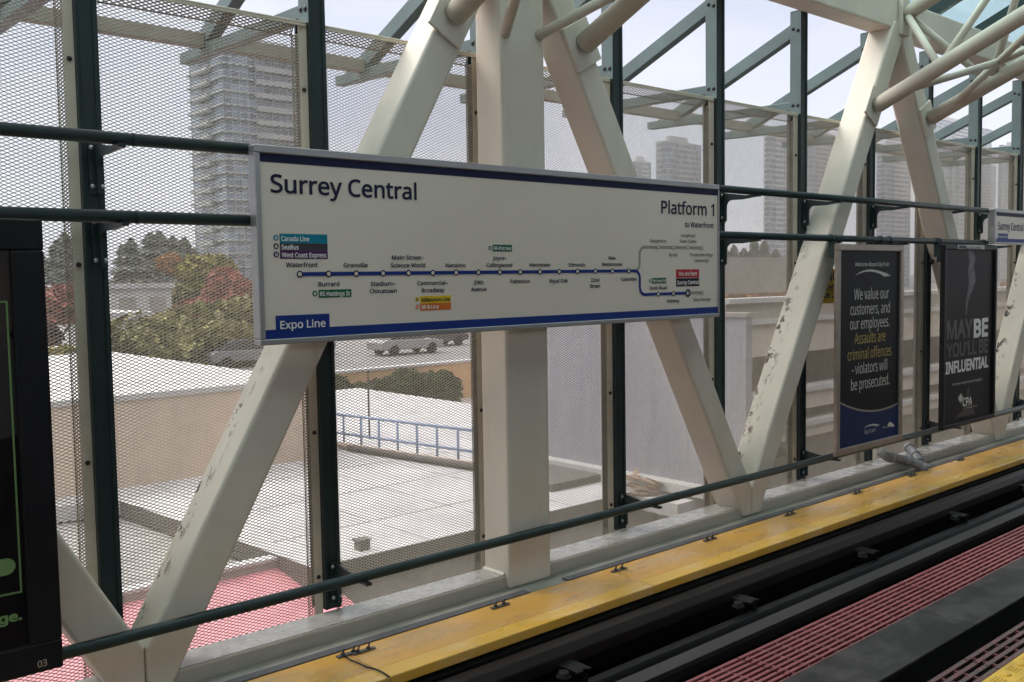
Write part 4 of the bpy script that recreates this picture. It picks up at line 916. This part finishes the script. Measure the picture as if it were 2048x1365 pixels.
t = thing('lamp_pole', 'thin grey lamp pole behind the blue railing left of the shrub row', 'pole', (lp[0], lp[1], ZR)); MB().tube([(lp[0], lp[1], ZR), (lp[0], lp[1], lt[2] + .1)], .028, 8).build('pole', BOLT, t); MB().box(lp[0] - .05, lp[0] + .12, lp[1] - .05, lp[1] + .05, lt[2] + .1, lt[2] + .14).build('lamp_head', BOLT, t)
# blue railing
r0, r1 = UZ(655, 893, ZR), UZ(960, 940, ZR); r0 = np.array((r0[0], r0[1], ZR)); r1 = np.array((r1[0], r1[1], ZR))
t = thing('blue_railing', 'blue metal railing standing on the mall roof in front of the beige wall', 'railing', (r0 + r1) / 2); Hh = 1.0
for z in (.45, 1.0): MB().tube([r0 + (0, 0, z * Hh), r1 + (0, 0, z * Hh)], .04, 8).build('rail', BLUEP, t)
for k in range(9): p = r0 + (r1 - r0) * k / 8; MB().tube([p, p + (0, 0, Hh)], .035, 8).build('post', BLUEP, t)
for k in range(2):
    MB().tube([r0 + np.array((0, -.5 - k * .7, .12)), r1 + np.array((0, -.5 - k * .7, .12))], .09, 8).build('roof_pipe', [TAN, DARKW][k], t)
# slate wall standing square to the track
sx, sy = UZ(1205, 950, ZR)[:2]; fx, fy = UZ(1103, 925, ZR)[:2]
t = bld('slate_building', 'blue grey metal clad building side right of the column', (sx + 3, 15, ZG)); zts = 1.0
zts = UX(1450, 634, sx)[2]
ye_ = UX(1085, 930, sx)[1]; yn_ = UX(1492, 930, sx)[1]; MB().box(sx, sx + .22, yn_, ye_, ZG, zts).build('wall', SLATE, t); MB().box(sx - .04, sx + .26, yn_ - .04, ye_ + .1, zts, zts + .09).build('coping', GREYW, t)
MB().box(sx - .35, sx - .002, yn_, ye_, ZR, ZR + .22).build('base_ledge', SLABT, t)
u0 = UZ(1105, 985, ZR); MB().xy([(u0[0], u0[1]), (sx - .6, u0[1]), (sx - .6, u0[1] + 2.2), (u0[0], u0[1] + 2.2)], ZR, ZR + .18).build('roof_hatch', DARKW, t)
d0 = UX(1300, 985, sx - .4); g = np.random.default_rng(3)
o = MB()
for i in range(26):
    p = d0 + np.array((g.uniform(-.35, .1), g.uniform(-.5, .5), 0)); a = g.uniform(0, 3.14); L = g.uniform(.2, .6); z = g.uniform(0, .35); dx, dy = math.cos(a) * L, math.sin(a) * L; n_ = np.array((-dy, dx, 0)) / L * .05
    q = np.array((p[0], p[1], d0[2] + z)); e_ = np.array((dx, dy, g.uniform(-.1, .2)))
    o.prism([q - n_, q + n_, q + n_ + e_, q - n_ + e_], (0, 0, .04))
tag(o.build('lumber_pile', mat('weathered_lumber', (.36, .25, .18), .8, var=.25, scale=3)), 'heap of broken weathered boards on a ledge beside the low green rail', 'lumber pile')
MB().box(d0[0] - .5, sx - .003, d0[1] - 1.2, d0[1] + 1.2, d0[2] - .3, d0[2]).build('ledge', SLABT, t)
# parkade to the right
yk = 13.0; xk0 = UY(1452, 700, yk)[0]
t = bld('parkade', 'beige concrete parkade with open grey decks to the right behind the mesh', (xk0 + 15, yk, ZG))
bands = [(600, 632, 'grey'), (640, 700, 'b'), (778, 812, 'b'), (845, 868, 'b')]
for a, b_, c in bands:
    z1, z0 = UY(1640, a, yk)[2], UY(1640, b_, yk)[2]
    MB().box(xk0, xk0 + 90, yk, yk + .3, z0, z1).build('spandrel', BEIGE if c == 'b' else GREYW, t); MB().box(xk0, xk0 + 90, yk - .1, yk + .4, z1, z1 + .12).build('coping', SLABT, t)
    MB().box(xk0 + .02, xk0 + 90, yk + .3, yk + 5, z0, z0 + .25).build('deck', GREYW, t)
for k in range(12): MB().box(xk0 + .3 + k * 7, xk0 + .9 + k * 7, yk + .5, yk + 1.1, ZG, UY(1640, 632, yk)[2]).build('pillar', BEIGE, t)
MB().box(xk0 + .1, xk0 + 90, yk + 5, yk + 5.3, ZG, UY(1640, 640, yk)[2]).build('inner_wall', GREYW, t)
zz = UY(1500, 600, yk)[2]; MB().box(xk0 + .4, xk0 + 4.2, yk + 1, yk + 3, zz + .121, zz + .121 + .9).build('rooftop_unit', GREYW, t)

# ---- middle distance
def box_building(name, label, x0, x1, y0, y1, zt, m, floors=2, group=None, win=WINB):
    t = thing(name, label, 'building', ((x0 + x1) / 2, y0, ZG), group); MB().box(x0, x1, y0, y1, ZG, zt).build('wall', m, t); MB().box(x0 - .3, x1 + .3, y0 - .3, y1 + .3, zt, zt + .5).build('roof', ROOFW, t)
    n = max(2, int((x1 - x0) / 3.5)); fh = (zt - ZG) / floors
    for f in range(floors):
        for k in range(n):
            xa = x0 + (k + .25) * (x1 - x0) / n; MB().box(xa, xa + (x1 - x0) / n * .55, y0 - .06, y0 + .1, ZG + fh * (f + .35), ZG + fh * (f + .8)).build('window', win, t)
    return t
Yw = 95; a = UY(222, 578, Yw); b = UY(345, 652, Yw)
box_building('white_building', 'low white building with a flat roof below the dark conifers', a[0], b[0], Yw, Yw + 25, a[2], SLABT, 2, None, GREYW)
Yw = 70; a = UY(225, 640, Yw); b = UY(300, 652, Yw); box_building('white_annex', 'small white annex in front of the low white building', a[0], b[0], Yw, Yw + 8, a[2], ROOFW, 1)
for i, (px, top, r_) in enumerate(((75, 500, 5), (112, 485, 5), (128, 468, 6), (165, 490, 5), (245, 492, 5), (262, 480, 6), (300, 468, 7), (318, 466, 7), (345, 474, 7), (368, 478, 6), (388, 500, 5), (22, 505, 6))):
    Yw = 150 + (i * 37) % 30; b = UY(px, top, Yw); conifer('dark conifer on the left skyline, ' + ['right of the dark poster', 'second right of the dark poster', 'tall one left of the first green post', 'just left of the first green post', 'first right of the green post', 'second right of the green post', 'tallest of the left group',
        'close beside the tallest', 'right of the tallest', 'near the reddish treetop', 'rightmost before the pale tower', 'hidden behind the dark poster'][i], (b[0], Yw, ZG), b[2] - ZG, r_ * 1.5, 40 + i)
TR = [('red_maple', 'red maple by the left edge beside the dark poster', 88, 572, 720, 58, 3.6, L_RED), ('red_maple', 'red maple right of the white building', 408, 603, 680, 62, 2.2, L_RED), ('red_maple', 'reddish maple left of the big sign end', 472, 545, 640, 75, 2.6, L_RED),
      ('orange_tree', 'reddish orange treetop before the conifers', 362, 500, 560, 120, 2.6, L_ORG), ('olive_tree', 'tall yellow olive tree below the pale tower', 428, 515, 640, 85, 3.4, L_YEL), ('olive_tree', 'wide olive tree at the left end of the big sign', 480, 600, 725, 52, 4.2, L_OLI),
      ('olive_tree', 'spreading olive tree under the red maple', 395, 648, 735, 50, 4.6, L_OLI), ('olive_tree', 'olive tree left of the spreading one', 320, 655, 735, 54, 2.2, L_OLI), ('green_tree', 'dull green tree behind the red maple', 385, 570, 640, 100, 4, L_OLI)]
for i, (n_, lab, px, top, bot, Yw, r_, m_) in enumerate(TR):
    b = UY(px, top, Yw); z0 = UY(px, bot, Yw)[2]; zb_2 = min(z0 - 1.0, b[2] - 3); tree(n_, lab, (b[0], Yw, zb_2), b[2] - zb_2, r_, m_, 2600, .38, 70 + i, 'autumn trees beyond the mall', .22)
struct('hillside', MB().add([(-80, 47, zt1 - .6), (22, 47, zt1 - .6), (70, 140, -6.0), (-120, 140, -6.0)], [(0, 1, 2, 3)]), PAVE)
bush('dome shaped olive shrub beside the first green post above the tan wall', UY(262, 722, 43), (2.6, 2, 2.0), L_OLI, 2200, .2, 91, 'shrubs above the tan wall'); bush('yellow green low hedge beside the dark poster above the tan wall', UY(128, 740, 42), (2.2, 1.6, 1.0), L_YEL, 1800, .18, 92, 'shrubs above the tan wall')
bush('pale yellow small shrub on the white roof', UY(333, 752, 38), (.55, .5, .6), L_YEL, 600, .1, 93, 'shrubs above the tan wall')
# parked cars beyond the planter
CARM = [plain('car_paint_' + n, c, .25) for n, c in (('silver', (.17, .18, .20)), ('blue', (.06, .09, .15)), ('white', (.30, .30, .30)), ('grey', (.08, .08, .09)), ('red', (.18, .04, .04)))]
def make_car(m, label, loc):
    t = thing('parked_car', label, 'car', loc, 'cars parked beyond the beige wall'); x, y, z = loc
    body = [(x - 2.2, z + .35), (x + 2.2, z + .35), (x + 2.25, z + .75), (x + 1.3, z + .92), (x - 2.0, z + .95), (x - 2.25, z + .8)]; MB().xz(body, y, y + 1.75).build('body', m, t, .06, 2)
    cab = [(x - 1.7, z + .94), (x + 1.0, z + .9), (x + .35, z + 1.45), (x - 1.2, z + 1.45)]; MB().xz(cab, y + .12, y + 1.63).build('window_glass', WINB, t, .05, 2); MB().box(x - 1.15, x + .3, y + .15, y + 1.6, z + 1.44, z + 1.5).build('roof', m, t, .02, 1)
    for sx_ in (-1.4, 1.35):
        for yy in (y - .02, y + 1.55): MB().tube([(x + sx_, yy, z + .33), (x + sx_, yy + .22, z + .33)], .33, 14).build('wheel', BLACK, t)
    return t
cb_ = UZ(790, 712, zt2); yc_ = cb_[1]; lab_c = ['silver car left of the column, first in the row', 'dark blue car second in the row left of the column', 'white car in the middle of the row left of the column', 'grey car fourth in the row left of the column', 'red car nearest the column in the far row']
struct('parking_lot', MB().add([(xw0, y2 + .5, zt2 - .02), (xw1 + 20, y2 + .5, zt2 - .02), (cb_[0] + 70, yc_ + 60, zt2 - .02), (cb_[0] - 25, yc_ + 60, zt2 - .02)], [(0, 1, 2, 3)]), PAVE)
for i in range(5): make_car(CARM[i], lab_c[i], (cb_[0] - 9 + i * 5.2, yc_ + (i % 2) * 4, zt2 - .02))

# ---- towers
def tower(label, xc, ytop, xl, xr, Y, slab, glass, fh=2.9, step=1, zbase=ZG):
    """xc: pixel of the near left corner, xl / xr: pixels where the left face and the front end"""
    c = UY(xc, ytop, Y); X0 = c[0]; X1 = UY(xr, ytop, Y)[0]; Y1 = UX(xl, ytop, X0)[1] if xl < xc else Y + 18; Y1 = min(Y1, Y + 60); zt = c[2]
    t = thing('tower_block', label, 'building', (X0, Y, zbase), 'apartment towers on the skyline')
    MB().box(X0, X1, Y, Y1, zbase, zt).build('wall', glass, t)
    n = int((zt - zbase) / fh); first = None; cx_ = X0 + (X1 - X0) * .25
    for k in range(1, n + 1):
        z = zt - (k - 1) * fh * 1.0
        if z < -8: break
        if first is None:
            b = MB(); b.box(X0 - .5, X1 + .5, Y - .6, Y1 + .5, z - .40, z)
            b.box(X0 + (X1 - X0) * .30, X0 + (X1 - X0) * .72, Y - 1.5, Y - .59, z - 1.15, z - .02); b.box(X0 - 1.4, X0 - .49, Y + (Y1 - Y) * .3, Y + (Y1 - Y) * .75, z - 1.15, z - .02)
            first = b.build('balcony_band', slab, t)
        else:
            o = first.copy(); COL.objects.link(o); o.parent = t; o.location.z = -(k - 1) * fh
    MB().box(X0 + (X1 - X0) * .2, X0 + (X1 - X0) * .7, Y + 2, Y1 - 2, zt, zt + 3.5).build('penthouse', slab, t)
    return t
tower('tall pale apartment tower behind the mesh at the left, cut by the eave beam', 443, 96, 376, 640, 195, SLABD, GLASST)
tower('narrow pale tower above the big sign, left of its pair', 1272, 322, 1260, 1302, 420, SLABT, GLASST)
tower('grey apartment tower above the right end of the big sign', 1330, 282, 1312, 1402, 330, SLABD, GLASST)
tower('slim tower between the big sign and the brace, with white balconies', 1536, 272, 1528, 1574, 300, SLABT, GLASST)
tower('pale tower just left of the rust spotted brace', 1618, 262, 1606, 1668, 330, SLABD, GLASST)
tower('tower seen inside the right A frame, cream banded', 1768, 290, 1754, 1822, 300, SLABT, GLASST)
tower('tower with light balcony bands right of the A frame', 1905, 322, 1890, 1932, 270, SLABD, GLASST)
tower('wide pale tower with a light crown above the mesh at the upper right', 1870, 236, 1858, 1984, 360, SLABT, GLASST)
tower('farther pale tower at the upper right edge', 2004, 290, 1998, 2070, 330, SLABD, GLASST)
tower('distant tower behind the small far sign', 1972, 330, 1962, 1992, 420, SLABT, GLASST)
for i, (px, top, r_) in enumerate(((1452, 500, 7), (1468, 492, 6), (1488, 498, 7), (1508, 478, 5), (1528, 485, 6), (1552, 500, 7), (1590, 510, 6), (1700, 520, 6))):
    b = UY(px, top, 110 + (i * 23) % 30); conifer('dark conifer right of the big sign, ' + ['touching the sign end', 'second from the sign end', 'left of the tall narrow one', 'tall and narrow', 'right of the tall narrow one', 'beside the slim tower foot', 'behind the green post', 'between the two black posters'][i], (b[0], b[1], ZG), b[2] - ZG, r_ * 1.2, 120 + i)
for i, (px, top, Yw, r_) in enumerate(((1490, 545, 75, 5), (1545, 560, 85, 5), (1460, 570, 70, 4.5), (1985, 540, 60, 5))):
    b = UY(px, top, Yw); tree('orange_tree', ['orange tree in front of the conifers right of the big sign', 'smaller orange tree beside the slim tower', 'low orange tree touching the big sign end', 'orange tree under the small far sign'][i], (b[0], Yw, ZG), b[2] - ZG, r_, L_ORG, 2400, .36, 140 + i, 'orange trees', .3)

# ---- damp air between the station and the far towers
HZ = bpy.data.materials.new('damp_air'); HZ.use_nodes = True; _t = HZ.node_tree; _t.nodes.clear(); _o = _t.nodes.new('ShaderNodeOutputMaterial'); _v = _t.nodes.new('ShaderNodeVolumePrincipled')
_v.inputs['Color'].default_value = (.93, .95, 1, 1); _v.inputs['Density'].default_value = .00035; _v.inputs['Anisotropy'].default_value = .2
_t.links.new(_v.outputs[0], _o.inputs['Volume'])
tag(MB().box(-700, 1100, -700, 1100, ZG - 1, 110).build('haze', HZ), 'thin grey haze hanging over the town', 'haze', kind='stuff')
